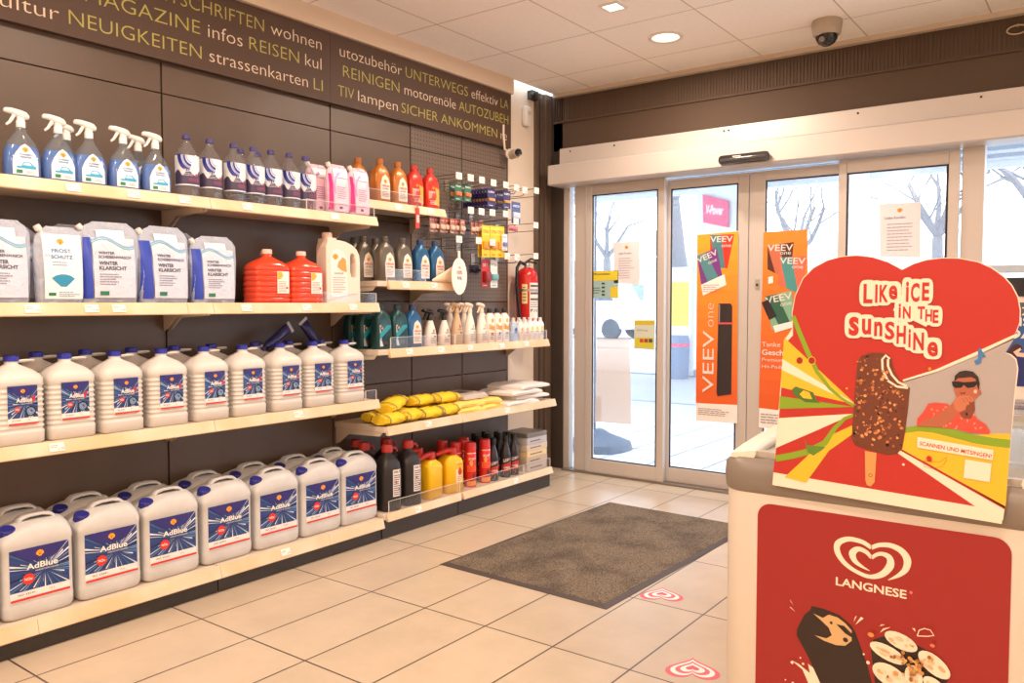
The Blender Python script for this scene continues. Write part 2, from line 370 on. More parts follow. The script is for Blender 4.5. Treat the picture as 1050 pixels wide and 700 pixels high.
mb = MB(); mb.tube([(.045*math.cos(a), 0, .022*math.sin(a)) for a in [2*PI*i/20 for i in range(20)]], .004, M((190, 170, 140)), 6, closed=True); mb.build('ring', t)
mb = MB(); mb.box(-.006, .006, 0, .014, .015, .03, M((120, 100, 80))); mb.build('bracket', t)

# banner with lettering -----------------------------------------------------
banm = M((80, 58, 44), .6); tw = M((226, 205, 180), .6); tg = M((176, 168, 84), .6)
BX = -3.292
rows_ = {1: (2.487, .062), 2: (2.387, .062), 3: (2.281, .060)}
W1 = [('ZEITSCHRIFTEN', 1.845, 2.447, 1, tg), ('wohnen', 2.486, 2.795, 1, tw), ('/MAGAZINE', 1.575, 2.11, 2, tg), ('infos', 2.149, 2.327, 2, tw), ('REISEN', 2.364, 2.652, 2, tg), ('kul', 2.690, 2.793, 2, tw),
      ('kultur', 1.25, 1.51, 3, tw), ('NEUIGKEITEN', 1.546, 2.115, 3, tg), ('strassenkarten', 2.154, 2.705, 3, tw), ('LI', 2.742, 2.80, 3, tg)]
W2 = [('utozubehör', 2.916, 3.374, 1, tw), ('UNTERWEGS', 3.404, 3.956, 1, tg), ('effektiv', 3.992, 4.261, 1, tw), ('LA', 4.293, 4.375, 1, tg), ('REINIGEN', 2.937, 3.353, 2, tg), ('motorenöle', 3.394, 3.84, 2, tw), ('AUTOZUBEH', 3.871, 4.375, 2, tg),
      ('TIV', 2.902, 3.013, 3, tg), ('lampen', 3.041, 3.339, 3, tw), ('SICHER', 3.369, 3.676, 3, tg), ('ANKOMMEN', 3.705, 4.255, 3, tg), ('re', 4.293, 4.36, 3, tw)]
for (y0, y1, ws, lab) in ((-.9, 2.85, W1, 'brown lettered banner above the shelves on travel and magazines'), (2.852, 4.405, W2, 'brown lettered banner on car care next to the entrance corner')):
    t = empty('banner', (BX, y0, 2.235)); tag(t, lab, 'banner')
    mb = MB(); mb.box(-.03, 0, 0, y1-y0, 0, .355, banm); mb.build('board', t)
    for s_, ya, yb, rw, m in ws:
        mb = MB(); a = Art(mb, lambda y, z, h, y0=y0: (h, y-y0, z-2.235)); a.text(s_, ya, rows_[rw][0], yb, rows_[rw][1], m, off=-.012)
        mb.build('lettering', t, label='%s word %s' % ('cream' if m is tw else 'olive green', s_))

# ================================================================== shelving
panm = M((98, 80, 66), .42, noise=(3, (90, 73, 60)))
dpan = M((50, 40, 34), .6)
SEAMS = [(.075, 1.01), (1.01, 1.945), (1.945, 2.88), (2.88, 3.48), (3.48, 3.94), (3.94, 4.41)]
def pegmat():
    m = bpy.data.materials.new('perforated'); m.use_nodes = True; nt = m.node_tree; b = nt.nodes['Principled BSDF']
    tc = nt.nodes.new('ShaderNodeTexCoord'); vm = nt.nodes.new('ShaderNodeVectorMath'); vm.operation = 'MULTIPLY'; vm.inputs[1].default_value = (0, 1/.025, 1/.025)
    fr = nt.nodes.new('ShaderNodeVectorMath'); fr.operation = 'FRACTION'; sb = nt.nodes.new('ShaderNodeVectorMath'); sb.operation = 'SUBTRACT'; sb.inputs[1].default_value = (0, .5, .5)
    ln = nt.nodes.new('ShaderNodeVectorMath'); ln.operation = 'LENGTH'; lt = nt.nodes.new('ShaderNodeMath'); lt.operation = 'LESS_THAN'; lt.inputs[1].default_value = .17
    mx = nt.nodes.new('ShaderNodeMix'); mx.data_type = 'RGBA'; mx.inputs[6].default_value = (*lin((112, 97, 86)), 1); mx.inputs[7].default_value = (*lin((40, 32, 28)), 1)
    for x, y in ((tc.outputs['Object'], vm.inputs[0]), (vm.outputs[0], fr.inputs[0]), (fr.outputs[0], sb.inputs[0]), (sb.outputs[0], ln.inputs[0]), (ln.outputs['Value'], lt.inputs[0]), (lt.outputs[0], mx.inputs[0]), (mx.outputs[2], b.inputs['Base Color'])): nt.links.new(x, y)
    b.inputs['Roughness'].default_value = .45; return m
pegm = pegmat()
names = ['', 'brown back panel behind the near end of the shelves', 'brown back panel behind the canister shelves', 'brown back panel behind the motor oil shelves', 'brown back panel with perforated upper half next to the oil bottles', 'brown back panel with perforated upper half at the entrance end']
names[0] = 'brown back panel at the nearest end of the shelves'
for i, (a, b) in enumerate(SEAMS):
    t = empty('back_panel', (WX, a, 0)); tag(t, names[i], 'shelf back panel', 'shelving back panels')
    L = b-a; mb = MB(); g = .004
    for (z0, z1) in ((.09, .748), (.752, 1.21), (1.214, 1.66), (1.664, 2.101), (2.105, 2.24)):
        mb.box(-.02, 0, g, L-g, z0, z1, pegm if (i >= 4 and z0 > 1.2) else panm)
    mb.build('panel', t, bevel=.0015, seg=1)
    mb = MB(); mb.box(-.06, -.012, .0, .012, 0, 2.24, dpan)
    if i == len(SEAMS)-1: mb.box(-.06, 0, L-.003, L+.012, 0, 2.24, M((96, 80, 68), .5))
    mb.build('upright', t)

shm = M((216, 200, 182), .5); railm = M((226, 188, 146), .5, noise=(4, (234, 212, 186))); tagm = M((246, 238, 230), .4); ink = M((60, 55, 55), .6)
clear = film((252, 252, 253), .02, .9)
def price_tag(par, y, xf, z, w=.05, h=.03, tilt=.35):
    mb = MB(); T = Matrix.Translation((xf, y, z)) @ Matrix.Rotation(-tilt, 4, 'Y')
    mb.box(0, .0015, -w/2, w/2, -h/2, h/2, tagm, T)
    a = Art(mb, lambda p, q, hh: T @ Vector((.0015+hh, p, q)))
    a.lines(-w*.42, w*.1, h*.3, -h*.1, 2, M((150, 140, 135)), .4); a.text(random.choice(['3,99', '4,49', '9,99', '2,79', '7,99', '12,99', '5,99']), w*.08, -h*.36, w*.45, h*.26, ink)
    return mb.build('price_tag', par, label='small white price tag')
def shelf(name, y0, y1, z, xf, label, rails, tags, depth=None, side=True, guard=None, br=True, rh=.04, railmat=None):
    """board with its top at z and front edge at xf"""
    t = empty(name, (xf, y0, z)); tag(t, label, 'shelf', 'shelf boards'); L = y1-y0
    mb = MB(); D = xf-WX
    mb.box(-D+.002, -.008, .003, L-.003, -.028, 0, shm); mb.build('board', t, bevel=.002)
    for a, b in rails:
        mb = MB(); T = Matrix.Translation((0, 0, 0)); w = b-a
        # sloping price rail
        mb.prism([(-.010, .003), (-.004, .003), (.010, -rh), (.006, -rh-.004), (-.012, -rh)], lambda p, a=a: (p[0], a-y0, p[1]), lambda p, b=b: (p[0], b-y0-.002, p[1]), railmat or railm)
        mb.build('price_rail', t)
    for y in tags: price_tag(t, y-y0, .0045, -.018)
    if br:
        for y in (.012, L-.012):
            mb = MB(); mb.prism([(-D+.002, -.028), (-.03, -.028), (-.05, -.05), (-D+.10, -.06), (-D+.03, -.11), (-D+.002, -.12)], lambda p: (p[0], y-.002, p[1]), lambda p: (p[0], y+.002, p[1]), shm)
            mb.build('bracket', t)
    if guard:
        for ga, gb, gh in guard:
            mb = MB(); mb.box(-.016, -.013, ga-y0, gb-y0, -.005, gh, clear); mb.box(-.0165, -.0125, ga-y0, gb-y0, gh, gh+.0015, M((235, 230, 225), .2))
            mb.box(-.0165, -.0125, gb-y0, gb-y0+.002, -.005, gh, M((235, 230, 225), .2)); mb.box(-.0165, -.0125, ga-y0-.002, ga-y0, -.005, gh, M((235, 230, 225), .2)); mb.build('clear_guard', t)
    return t
Z1, Z2, Z3, Z4 = 1.628, 1.2, .715, .112
shelf('shelf_board', .075, 1.945, Z1, -2.985, 'top left shelf board under the trigger spray bottles', [(.075, 1.945)], [1.4, 1.62, 1.83])
shelf('shelf_board', 1.945, 2.88, Z1, -2.985, 'shelf board under the clear water bottles', [(1.945, 2.88)], [2.12, 2.6], guard=[(2.45, 2.87, .05)])
shelf('shelf_board', .075, 1.945, Z2, -2.975, 'shelf board under the near screen wash pouches', [(.075, 1.83), (1.83, 1.945)], [1.25, 1.45, 1.55])
shelf('shelf_board', 1.945, 2.88, Z2, -2.975, 'shelf board under the orange canisters and white jug', [(1.945, 2.88)], [2.1, 2.42, 2.7], guard=[(2.5, 2.87, .05)])
shelf('shelf_board', .075, 1.945, Z3, -2.98, 'shelf board under the near ribbed canisters', [(.075, 1.945)], [1.32])
shelf('shelf_board', 1.945, 2.88, Z3, -2.98, 'shelf board under the far ribbed canisters', [(1.945, 2.88)], [2.37], guard=[(2.80, 2.87, .05)])
ZR1, ZR2, ZR3, ZR4, ZR5 = 1.725, 1.315, .965, .575, .128
shelf('shelf_board', 2.885, 3.48, ZR1, -3.06, 'small high shelf board under the gold and red oil bottles', [(2.885, 3.48)], [3.1, 3.35], guard=[(2.9, 3.3, .06)])
shelf('shelf_board', 2.885, 3.48, ZR2, -2.99, 'small shelf board under the grey and blue oil bottles', [(2.96, 3.48)], [3.08, 3.3], guard=[(2.96, 3.25, .06)])
shelf('shelf_board', 2.885, 4.41, ZR3, -2.985, 'long shelf board under the white spray bottles', [(2.96, 4.41)], [3.1, 3.35, 3.6, 3.9, 4.15], guard=[(2.98, 3.48, .06), (3.49, 4.40, .06)])
shelf('shelf_board', 2.885, 3.48, ZR4, -2.945, 'shelf board under the yellow rolled straps', [(2.9, 3.48)], [3.2])
shelf('shelf_board', 3.482, 4.43, ZR4, -2.945, 'shelf board under the folded white packs', [(3.482, 4.43)], [3.9])
# base shelves with kickplates
for (a, b, lab, tg_, gd, zz) in ((.075, 1.945, 'wooden-edged base shelf under the near big canisters', [], None, Z4), (1.945, 2.88, 'wooden-edged base shelf under the far big canisters', [2.27], None, Z4),
                   (2.885, 3.48, 'base shelf under the black and yellow cans', [3.13], [(2.93, 3.47, .06)], ZR5), (3.482, 4.41, 'base shelf at the entrance end under the dark bottles', [4.0], [(3.49, 4.1, .06), (4.11, 4.40, .06)], ZR5)):
    t = shelf('base_shelf', a, b, zz, -2.955, lab, [(a, a+.62*(b-a)), (a+.62*(b-a), b)] if b < 2.9 else [(a+.02, b)], tg_, guard=gd, br=False, rh=.045 if b < 2.9 else .035)
    mb = MB(); L = b-a; mb.box(-.36, -.02, .002, L-.002, -zz, -.03, M((56, 50, 47), .4, noise=(40, (50, 44, 42)))); mb.build('kickplate', t, bevel=.002)

# ================================================================== product prototypes (front faces +x, width along y)
def surf(rows, fallback=.002):
    """front surface x of a body made of rows"""
    def fx(y, z):
        r0 = rows[0]
        for r1 in rows[1:]:
            if z <= r1[0]: break
            r0 = r1
        k = 0 if r1[0] == r0[0] else max(0, min(1, (z-r0[0])/(r1[0]-r0[0])))
        g = lambda i, d=0: (r0[i] if len(r0) > i else d)*(1-k)+(r1[i] if len(r1) > i else d)*k
        w, d, n, cy, cx = g(1), g(2), g(3), g(4), g(5); y = y-cy
        if n > 0: return cx+d/2*max(0, 1-min(1, abs(2*y/w))**n)**(1/n)
        r = min(-n, w/2-1e-4, d/2-1e-4); e = abs(y)-(w/2-r)
        return cx+d/2 if e <= 0 else cx+d/2-r+math.sqrt(max(0, r*r-e*e))
    return fx
def wrap(mb, rows, step=.0003): 
    fx = surf(rows); a = Art(mb, lambda y, z, h: (fx(y, z)+h, y, z), step, .0006); a.curved = .014; return a
def cap_ribbed(mb, c, r, h, m, T=None, seg=24):
    loops = []
    for z, k in ((0, 1), (h*.85, .97), (h, .88)):
        loops.append([(c[0]+r*k*(1+(.04 if j % 2 else 0)*(z < h))*math.cos(2*PI*j/seg), c[1]+r*k*(1+(.04 if j % 2 else 0)*(z < h))*math.sin(2*PI*j/seg), c[2]+z) for j in range(seg)])
    mb.loft(loops, m, T=T, smooth=False)

def streaks(a, x0, z0, x1, z1, cx, cz, n, seed, dark=(40, 64, 124)):
    rnd = random.Random(seed); a.rect(x0, z0, x1, z1, M(dark, .35)); a.up()
    cols = [(70, 112, 176), (130, 172, 214), (222, 232, 242), (16, 24, 56), (196, 214, 232), (44, 76, 142), (232, 238, 246), (96, 140, 196)]
    def edge(t):
        c, s_ = math.cos(t), math.sin(t); k = 1e9
        if c > 1e-6: k = min(k, (x1-cx)/c)
        if c < -1e-6: k = min(k, (x0-cx)/c)
        if s_ > 1e-6: k = min(k, (z1-cz)/s_)
        if s_ < -1e-6: k = min(k, (z0-cz)/s_)
        return k
    for i in range(n):
        t = 2*PI*(i+rnd.random()*.7)/n; dt = rnd.uniform(.012, .07); k0 = edge(t)*rnd.uniform(.05, .35); r1 = 1 if rnd.random() < .7 else rnd.uniform(.6, .95)
        k1, k2 = edge(t)*r1, edge(t+dt)*r1
        a.poly([(cx+k0*math.cos(t), cz+k0*math.sin(t)), (cx+k1*math.cos(t), cz+k1*math.sin(t)), (cx+k2*math.cos(t+dt), cz+k2*math.sin(t+dt))], M(rnd.choice(cols), .35)); a.h += .00003
    a.up()
def adblue_label(a, x0, x1, z0, z1, seed, wheel=False):
    W, H = x1-x0, z1-z0; wh = M((240, 238, 235), .35)
    a.rect(x0, z0, x1, z1, wh); a.up(); zb = z0+H*.17
    a.curved = 0; streaks(a, x0, zb, x1, z1, x0+W*.58, z0+H*.52, 60, seed); a.curved = 0
    a.poly([(x0+W*.02, z1), (x1-W*.02, z1), (x0+W*.72, z0+H*.74), (x0+W*.3, z0+H*.74)], M((48, 44, 120), .35)); a.up()
    if wheel:
        a.ring(x0+W*.75, z0+H*.33, W*.14, W*.18, M((20, 22, 40)), 20); a.ring(x0+W*.75, z0+H*.33, W*.06, W*.13, M((120, 150, 190)), 14); a.poly([(x0+W*.62, z0+H*.62), (x0+W*.95, z0+H*.75), (x0+W*.85, z0+H*.55)], M((190, 40, 60))); a.up()
    pecten(a, x0+W*.5, z0+H*.86, W*.062 if not wheel else W*.075); a.up()
    a.text('AdBlue', x0+W*.27, z0+H*.58, x0+W*.80, H*.115, wh, off=.025, rot=0); a.text('HARNSTOFFLÖSUNG', x0+W*.42, z0+H*.52, x0+W*.80, H*.03, wh)
    a.disc(x0+W*.3, z0+H*.40, W*.10, W*.10, M((214, 52, 40), .4)); a.up(); a.text('NOx', x0+W*.235, z0+H*.375, x0+W*.365, H*.055, wh, off=.02)
    a.text('ISO 22241', x0+W*.12, z0+H*.10, x0+W*.40, H*.035, ink, off=.01); a.text('10 L' if not wheel else '5 L', x0+W*.64, z0+H*.10, x0+W*.74, H*.035, M((190, 60, 50)))
    a.rect(x0, z0, x1, z0+H*.045, M((212, 52, 44), .4)); a.up()
blue_cap = M((38, 40, 130), .4); hdpe = M((208, 208, 208), .40, noise=(9, (196, 195, 194)))
# --- ten litre canister
g10 = empty('canister')
R10 = [(0, .200, .135, -.03), (.006, .222, .155, -.025), (.02, .234, .164, -.022), (.055, .234, .164, -.018), (.06, .231, .161, -.018), (.250, .231, .161, -.018), (.256, .234, .164, -.018), (.272, .234, .163, -.02), (.290, .222, .158, -.03, .004), (.304, .200, .146, -.04, .012), (.315, .172, .13, -.05, .022), (.322, .150, .108, -.05, .028), (.325, .13, .08, -.04, .03)]
mb = MB(); body(mb, R10, hdpe, 6)
mb.loft([ell(.060, .060, 2, .27, .028, -.082), ell(.052, .052, 2, .300, .028, -.085)], hdpe)
mb.build('body', g10)
mb = MB(); loops = []
for y, z, w, h in ((-.046, .300, .05, .03), (-.040, .322, .046, .022), (-.026, .336, .042, .015), (0, .341, .040, .012), (.04, .341, .040, .012), (.066, .336, .042, .015), (.080, .324, .046, .02), (.086, .300, .05, .03)):
    loops.append([(x, y, z+zz) for x, zz, _ in [(a_*w, b_*h, 0) for b_, a_, _ in ell(1, 1, 3.5, 0, 0, 0, 3)]])
mb.loft(loops, hdpe); mb.build('handle', g10)
mb = MB(); cap_ribbed(mb, (0, 0, 0), .027, .026, blue_cap, T=Matrix.Translation((.030, -.084, .292)) @ Matrix.Rotation(.3, 4, 'Y')); mb.build('cap', g10, label='blue screw cap')
mb = MB(); a = wrap(mb, R10); adblue_label(a, -.098, .098, .068, .245, 3); mb.build('product_label', g10, label='blue streaked AdBlue label')
P10 = Proto(g10, 'canister', 'big AdBlue canisters on the base shelf')
ys10 = [1.01, 1.263, 1.515, 1.763, 2.016, 2.271, 2.523, 2.765]
for i, y in enumerate(ys10):
    P10.put((-3.078, y, Z4), 'big white AdBlue canister, %s from the left, front row of base shelf' % ORD[i])
for i, y in enumerate([1.02, 1.27, 1.515, 1.765, 2.03, 2.28, 2.525, 2.765]):
    P10.put((-3.244, y, Z4), 'big white AdBlue canister, %s from the left, rear row of base shelf' % ORD[i])

# --- five litre ribbed canister
g5 = empty('ribbed_canister'); ribm = M((212, 208, 203), .38)
R5 = [(0, .150, .13, -.03), (.008, .163, .146, -.03), (.04, .165, .148, -.03)]
z = .045
while z < .205: R5 += [(z, .165, .148, -.03), (z+.004, .159, .142, -.03), (z+.011, .159, .142, -.03), (z+.015, .165, .148, -.03)]; z += .0178
R5 += [(.226, .163, .146, -.03), (.240, .150, .13, -.03), (.256, .115, .098, -.03), (.268, .07, .062, -.028), (.276, .044, .044, -.0215), (.288, .042, .042, -.0205)]
mb = MB(); body(mb, R5, ribm, 5); mb.build('body', g5)
mb = MB(); mb.tube([(-.005+.026*math.cos(t), .045+.030*math.sin(t), .284+.004*math.cos(t)) for t in [2*PI*i/16 for i in range(16)]], .0045, ribm, 6, closed=True); mb.build('handle', g5)
mb = MB(); cap_ribbed(mb, (0, 0, .286), .0235, .020, M((34, 44, 160), .4)); mb.build('cap', g5, label='blue screw cap')
RL5 = [(0, .163, .149, -.03), (.3, .163, .149, -.03)]
mb = MB(); a = wrap(mb, RL5); adblue_label(a, -.046, .050, .072, .205, 5, True); mb.build('product_label', g5, label='blue streaked AdBlue label')
P5 = Proto(g5, 'canister', 'ribbed AdBlue canisters on the middle shelf')
for i, y in enumerate([1.03, 1.217, 1.395, 1.578, 1.766, 1.955, 2.142, 2.34, 2.53, 2.725]):
    if i == 0: continue
    P5.put((-3.068, y, Z3), 'small ribbed white AdBlue canister, %s from the left, front row of its shelf' % ORD[i-1], rz=(-.03, .02, -.02, .03)[i % 4])
for i, y in enumerate([1.19, 1.37, 1.55, 1.735, 1.925, 2.10, 2.33, 2.52, 2.715]):
    P5.put((-3.235, y, Z3), 'small ribbed white AdBlue canister, %s from the left, rear row of its shelf' % ORD[i])

# --- two folded dark blue sachets lying on the rear canisters
g = empty('blue_tube'); mb = MB()
mb.loft([ell(.055, .006, 4, 0), ell(.052, .03, 3, .03), ell(.045, .045, 2, .10), ell(.04, .04, 2, .15), ell(.03, .03, 2, .165)], M((36, 36, 96), .3)); mb.build('body', g)
mb = MB(); mb.loft([ell(.02, .02, 2, .163), ell(.019, .019, 2, .185)], M((40, 40, 110), .4)); mb.build('cap', g)
mb = MB(); mb.box(-.004, .004, -.029, .029, -.012, .004, M((190, 190, 200), .4)); mb.build('crimped_end', g, bevel=.001)
PT = Proto(g, 'tube', 'dark blue tubes on the ribbed canisters')
PT.put((-3.20, 2.50, 1.085), 'dark blue tube leaning left on top of the ribbed canisters', rot=(2.15, 0, 0)); PT.put((-3.22, 2.60, 1.11), 'dark blue tube leaning right on top of the ribbed canisters', rot=(-2.5, 0, 0))

# --- trigger spray bottle
def trigger(par, zc, head, m2=None):
    """spray head with nozzle pointing to -y"""
    m2 = m2 or head
    mb = MB(); mb.lathe([(zc-.022, .0145), (zc, .0145), (zc+.003, .012)], m2, 16); mb.build('collar', par)
    mb = MB()
    prof = [(-.052, zc+.030, .010), (-.048, zc+.031, .014), (-.030, zc+.031, .017), (-.012, zc+.026, .022), (.004, zc+.022, .025), (.018, zc+.020, .022), (.026, zc+.018, .012)]
    mb.loft([[(r*.62*math.cos(t), y, zz+r*.62*math.sin(t)) for t in [2*PI*k/10 for k in range(10)]] for y, zz, r in prof], head)
    mb.loft([ell(.022, .02, 3, zc+.001), ell(.026, .02, 3, zc+.018)], head); mb.build('spray_head', par)
    mb = MB(); mb.tube([(0, -.018, zc+.022), (0, -.028, zc+.004), (0, -.035, zc-.008), (0, -.046, zc-.018)], [.006, .006, .005, .004], m2, 8); mb.build('trigger', par)
g = empty('spray_bottle')
RS = [(0, .102, .055, 3), (.006, .116, .066, 3), (.05, .118, .066, 3), (.09, .112, .062, 3), (.122, .090, .052, 2.6), (.142, .062, .042, 2.3), (.158, .038, .034, 2), (.178, .028, .028, 2)]
mb = MB(); body(mb, RS, film((220, 232, 240), .10, .8), 5, cap=(1, 0)); mb.build('body', g)
mb = MB(); body(mb, [(r[0]+.001, r[1]-.003, r[2]-.003, r[3]) for r in RS[:4]]+[(.112, .092, .050, 2.7)], M((40, 122, 208), .12), 5); mb.build('liquid', g, label='blue washer liquid')
mb = MB(); a = wrap(mb, [(r[0], r[1]*.98, r[2]+.002, r[3]) for r in RS])
def tear(k): return [(-.034*k, .012), (-.034*k, .060*k), (-.026*k, .085*k), (-.012*k, .108*k), (0, .118*k), (.012*k, .108*k), (.026*k, .085*k), (.034*k, .060*k), (.034*k, .012)]
P = [(u*1.2, v) for u, v in tear(1)]; 
strip = []
for i in range(5): strip.append((P[i], P[8-i] if i < 4 else P[4]))
v = []
for l, r in strip:
    for k in range(7): v.append((l[0]+(r[0]-l[0])*k/6, l[1]))
a.tris(v, [(j*7+i, j*7+i+1, (j+1)*7+i+1, (j+1)*7+i) for j in range(4) for i in range(6)], M((238, 244, 248), .35)); a.up(2)
pecten(a, 0, .097, .009); a.text('SCHEIBEN', -.020, .078, .020, .006, M((50, 120, 180)), off=.02); a.text('REINIGER', -.018, .069, .018, .006, M((50, 120, 180)), off=.02)
a.poly([(-.03, .040), (-.016, .040), (-.008, .056), (.014, .056), (.024, .046), (.032, .042), (.032, .034), (-.03, .034)], M((60, 170, 215), .4)); a.up(); a.poly([(-.012, .044), (-.005, .053), (.011, .053), (.018, .044)], M((200, 230, 245), .4)); a.rect(-.031, .016, -.012, .028, M((40, 130, 90), .5)); a.lines(.0, .03, .027, .016, 3, M((120, 140, 150)))
mb.build('product_label', g, label='white drop-shaped label')
trigger(g, .198, M((238, 236, 232), .35))
P = Proto(g, 'spray bottle', 'blue trigger spray bottles on the top left shelf')
for i, (y, rz) in enumerate(((1.262, 0), (1.385, .05), (1.493, 0), (1.621, .0), (1.750, 0))): P.put((-3.05, y, Z1), 'blue trigger spray bottle, %s from the left, front row of the top shelf' % ORD[i], rz=rz)
P.put((-3.15, 1.46, Z1), 'blue trigger spray bottle behind the gap between second and third front ones', rz=.1)
P.put((-3.13, 1.405, Z1), 'blue trigger spray bottle with head turned outward behind the second front one', rz=-.5) if False else None
P.put((-3.15, 1.735, Z1), 'blue trigger spray bottle behind the fourth front one', rz=.0)
P.put((-3.06, 1.13, Z1), 'blue trigger spray bottle cut off at the left end of the shelf')

# --- water bottle
g = empty('water_bottle')
RW = [(0, .066, .066, 2.4), (.005, .084, .084, 2.6), (.03, .088, .088, 2.6)]
for k in range(8): z = .035+k*.016; RW += [(z, .088, .088, 2.8), (z+.006, .084, .084, 2.8), (z+.010, .088, .088, 2.8)]
RW += [(.17, .084, .084, 2.6), (.19, .066, .066, 2.3), (.208, .044, .044, 2), (.222, .027, .027, 2), (.236, .026, .026, 2)]
mb = MB(); body(mb, RW, film((240, 241, 246), .07, 1), 6, cap=(1, 0)); mb.build('body', g)
mb = MB(); cap_ribbed(mb, (0, 0, .234), .0155, .018, M((62, 56, 120), .4)); mb.build('cap', g, label='violet blue screw cap')
def wl(y, z, h):
    t_ = y/.042-.35; c_, q_ = math.cos(t_), math.sin(t_); r_ = .0446+h
    return (r_*math.copysign(abs(c_)**(2/2.6), c_), r_*math.copysign(abs(q_)**(2/2.6), q_), z)
mb = MB(); a = Art(mb, wl, .0003, .0004); a.curved = .012; a.rect(-.058, .045, .058, .165, M((226, 230, 240), .3), 20, 1); a.up(2)
a.tris([(-.056+.112*i/16, .050+o_) for i in range(17) for o_ in (0, .046+.012*math.sin(i))], [(2*i, 2*i+2, 2*i+3, 2*i+1) for i in range(16)], M((70, 62, 90), .4)); a.up()
for r0, r1, c in ((.030, .038, (36, 52, 140)), (.040, .043, (110, 130, 200)), (.022, .026, (150, 160, 210))): a.ring(.018, .162, r0, r1, M(c, .3), 12, 1.15, PI*.98, PI*1.42)
a.up(); a.ring(.02, .165, .05, .066, M((36, 52, 140), .3), 14, 1.1, PI*.98, PI*1.42); a.up(); a.text('AQUA', -.036, .098, .012, .012, WHITE, off=.02); a.rect(.0, .06, .04, .075, M((120, 60, 90)), 4); a.lines(-.026, .028, .094, .082, 2, M((210, 205, 215))); a.disc(.024, .088, .005, .005, M((200, 60, 70)), 10)
mb.build('product_label', g)
P = Proto(g, 'water bottle', 'clear distilled water bottles on the top shelf')
for i, y in enumerate((1.880, 1.985, 2.100, 2.198, 2.290, 2.390, 2.482)): P.put((-3.045, y, Z1), 'clear bottle with violet cap, %s of the seven in front on the top shelf' % ORD[i], rz=random.uniform(-.1, .25))
for i, y in enumerate((2.20, 2.29)): P.put((-3.14, y, Z1), 'clear bottle with violet cap behind the %s bottle of the front row' % ORD[i+2])

# --- stand-up pouches
def pouch(name, W, H, D, skin, artfn, spout=None, sp_m=WHITE, seed=1, clear_=None):
    g = empty(name); rnd = random.Random(seed); n = 11
    rows = []
    for z, w, d in ((0, .84, .85), (.01, .90, 1), (.12, .94, 1.1), (.35, .96, 1.05), (.6, 1, .85), (.75, 1, .6), (.86, .96, .36), (.94, .80, .14), (.98, .62, .05), (1, .56, .03)):
        rows.append((z*H, w*W, d*D, 3.0 if z < .8 else 4, W*.05*max(0, z-.7)/.3))
    mb = MB(); loops = []
    for r in rows:
        L = ell(r[1], r[2], r[3], r[0], 0, r[4], 7)
        loops.append([(x*(1+rnd.uniform(-.2, .2)), y, z+(rnd.uniform(-.005, .005) if 0 < z < H*.95 else 0)) for x, y, z in L])
    mb.loft(loops, skin); mb.build('pouch_body', g)
    fx = surf(rows); mb = MB(); a = Art(mb, lambda y, z, h: (fx(y, z)*1.14+.0012+h, y, z)); a.curved = .03; artfn(a, W, H); mb.build('product_label', g)
    mb = MB()
    if spout:
        y, z, an = spout; T = Matrix.Translation((0, y, z)) @ Matrix.Rotation(an, 4, 'X')
        mb.lathe([(-.02, .008), (.008, .008)], sp_m, 12, T=T); cap_ribbed(mb, (0, 0, .006), .012, .018, sp_m, T=T, seg=16); mb.build('spout_cap', g)
    return g
def patch(a, x0, z0, x1, z1, m, n=8, k=5): a.rect(x0, z0, x1, z1, m, n, k*2)
lav = M((204, 210, 228), .25, bump=(26, .8, .01)); dkt = M((70, 78, 100), .6)
def art_winter(a, W, H):
    patch(a, -W*.47, H*.06, -W*.30, H*.80, M((44, 70, 180), .3), 3, 6); a.up()
    patch(a, -W*.28, H*.07, W*.40, H*.80, lav); a.up(2)
    patch(a, -W*.20, H*.80, W*.25, H*.90, M((226, 228, 236), .3), 4, 3); a.up()
    a.tris([(-W*.3+W*.7*i/8, H*(.74+.06*math.sin(i*.7)+o_)) for i in range(9) for o_ in (0, .025)], [(2*i, 2*i+2, 2*i+3, 2*i+1) for i in range(8)], M((130, 170, 220)))
    a.tris([(-W*.3+W*.7*i/8, H*(.72+.06*math.sin(i*.7)+o_)) for i in range(9) for o_ in (0, .012)], [(2*i, 2*i+2, 2*i+3, 2*i+1) for i in range(8)], M((90, 180, 170))); a.up(2)
    a.text('WINTER', -W*.20, H*.60, W*.06, H*.035, dkt, off=.02); a.text('SCHEIBENWASCH', -W*.20, H*.55, W*.32, H*.035, dkt, off=.02)
    a.text('WINTER', -W*.20, H*.47, W*.10, H*.045, dkt, off=.03); a.text('KLARSICHT', -W*.20, H*.41, W*.24, H*.045, dkt, off=.03)
    a.lines(-W*.20, W*.15, H*.37, H*.22, 5, M((120, 128, 150))); a.rect(-W*.2, H*.10, -W*.06, H*.15, M((40, 120, 90)))
cpl = M((206, 216, 236), .12, bump=(24, 1.0, .02), alpha=.6)
def art_small(a, W, H):
    patch(a, -W*.36, H*.06, W*.44, H*.90, M((232, 236, 240), .3)); a.up(2); pecten(a, 0, H*.80, .011)
    a.text('FROST', -W*.2, H*.66, W*.2, H*.05, M((60, 130, 190)), off=.02); a.text('SCHUTZ', -W*.22, H*.58, W*.22, H*.05, M((60, 130, 190)), off=.02)
    a.lines(-W*.2, W*.22, H*.55, H*.48, 2, M((120, 150, 190))); a.poly([(W*.28*math.sin(t), H*.26+H*.12*math.cos(t)) for t in (-1.0, -.6, -.2, .2, .6, 1.0)]+[(W*.06, H*.22), (-W*.06, H*.22)], M((40, 140, 180))); 
    a.rect(-W*.3, H*.10, -W*.16, H*.14, M((40, 120, 90))); a.lines(-W*.1, W*.34, H*.16, H*.08, 3, M((120, 150, 170)))
gs = pouch('refill_pouch', .168, .272, .06, cpl, art_small, (-.058, .252, .6), seed=2)
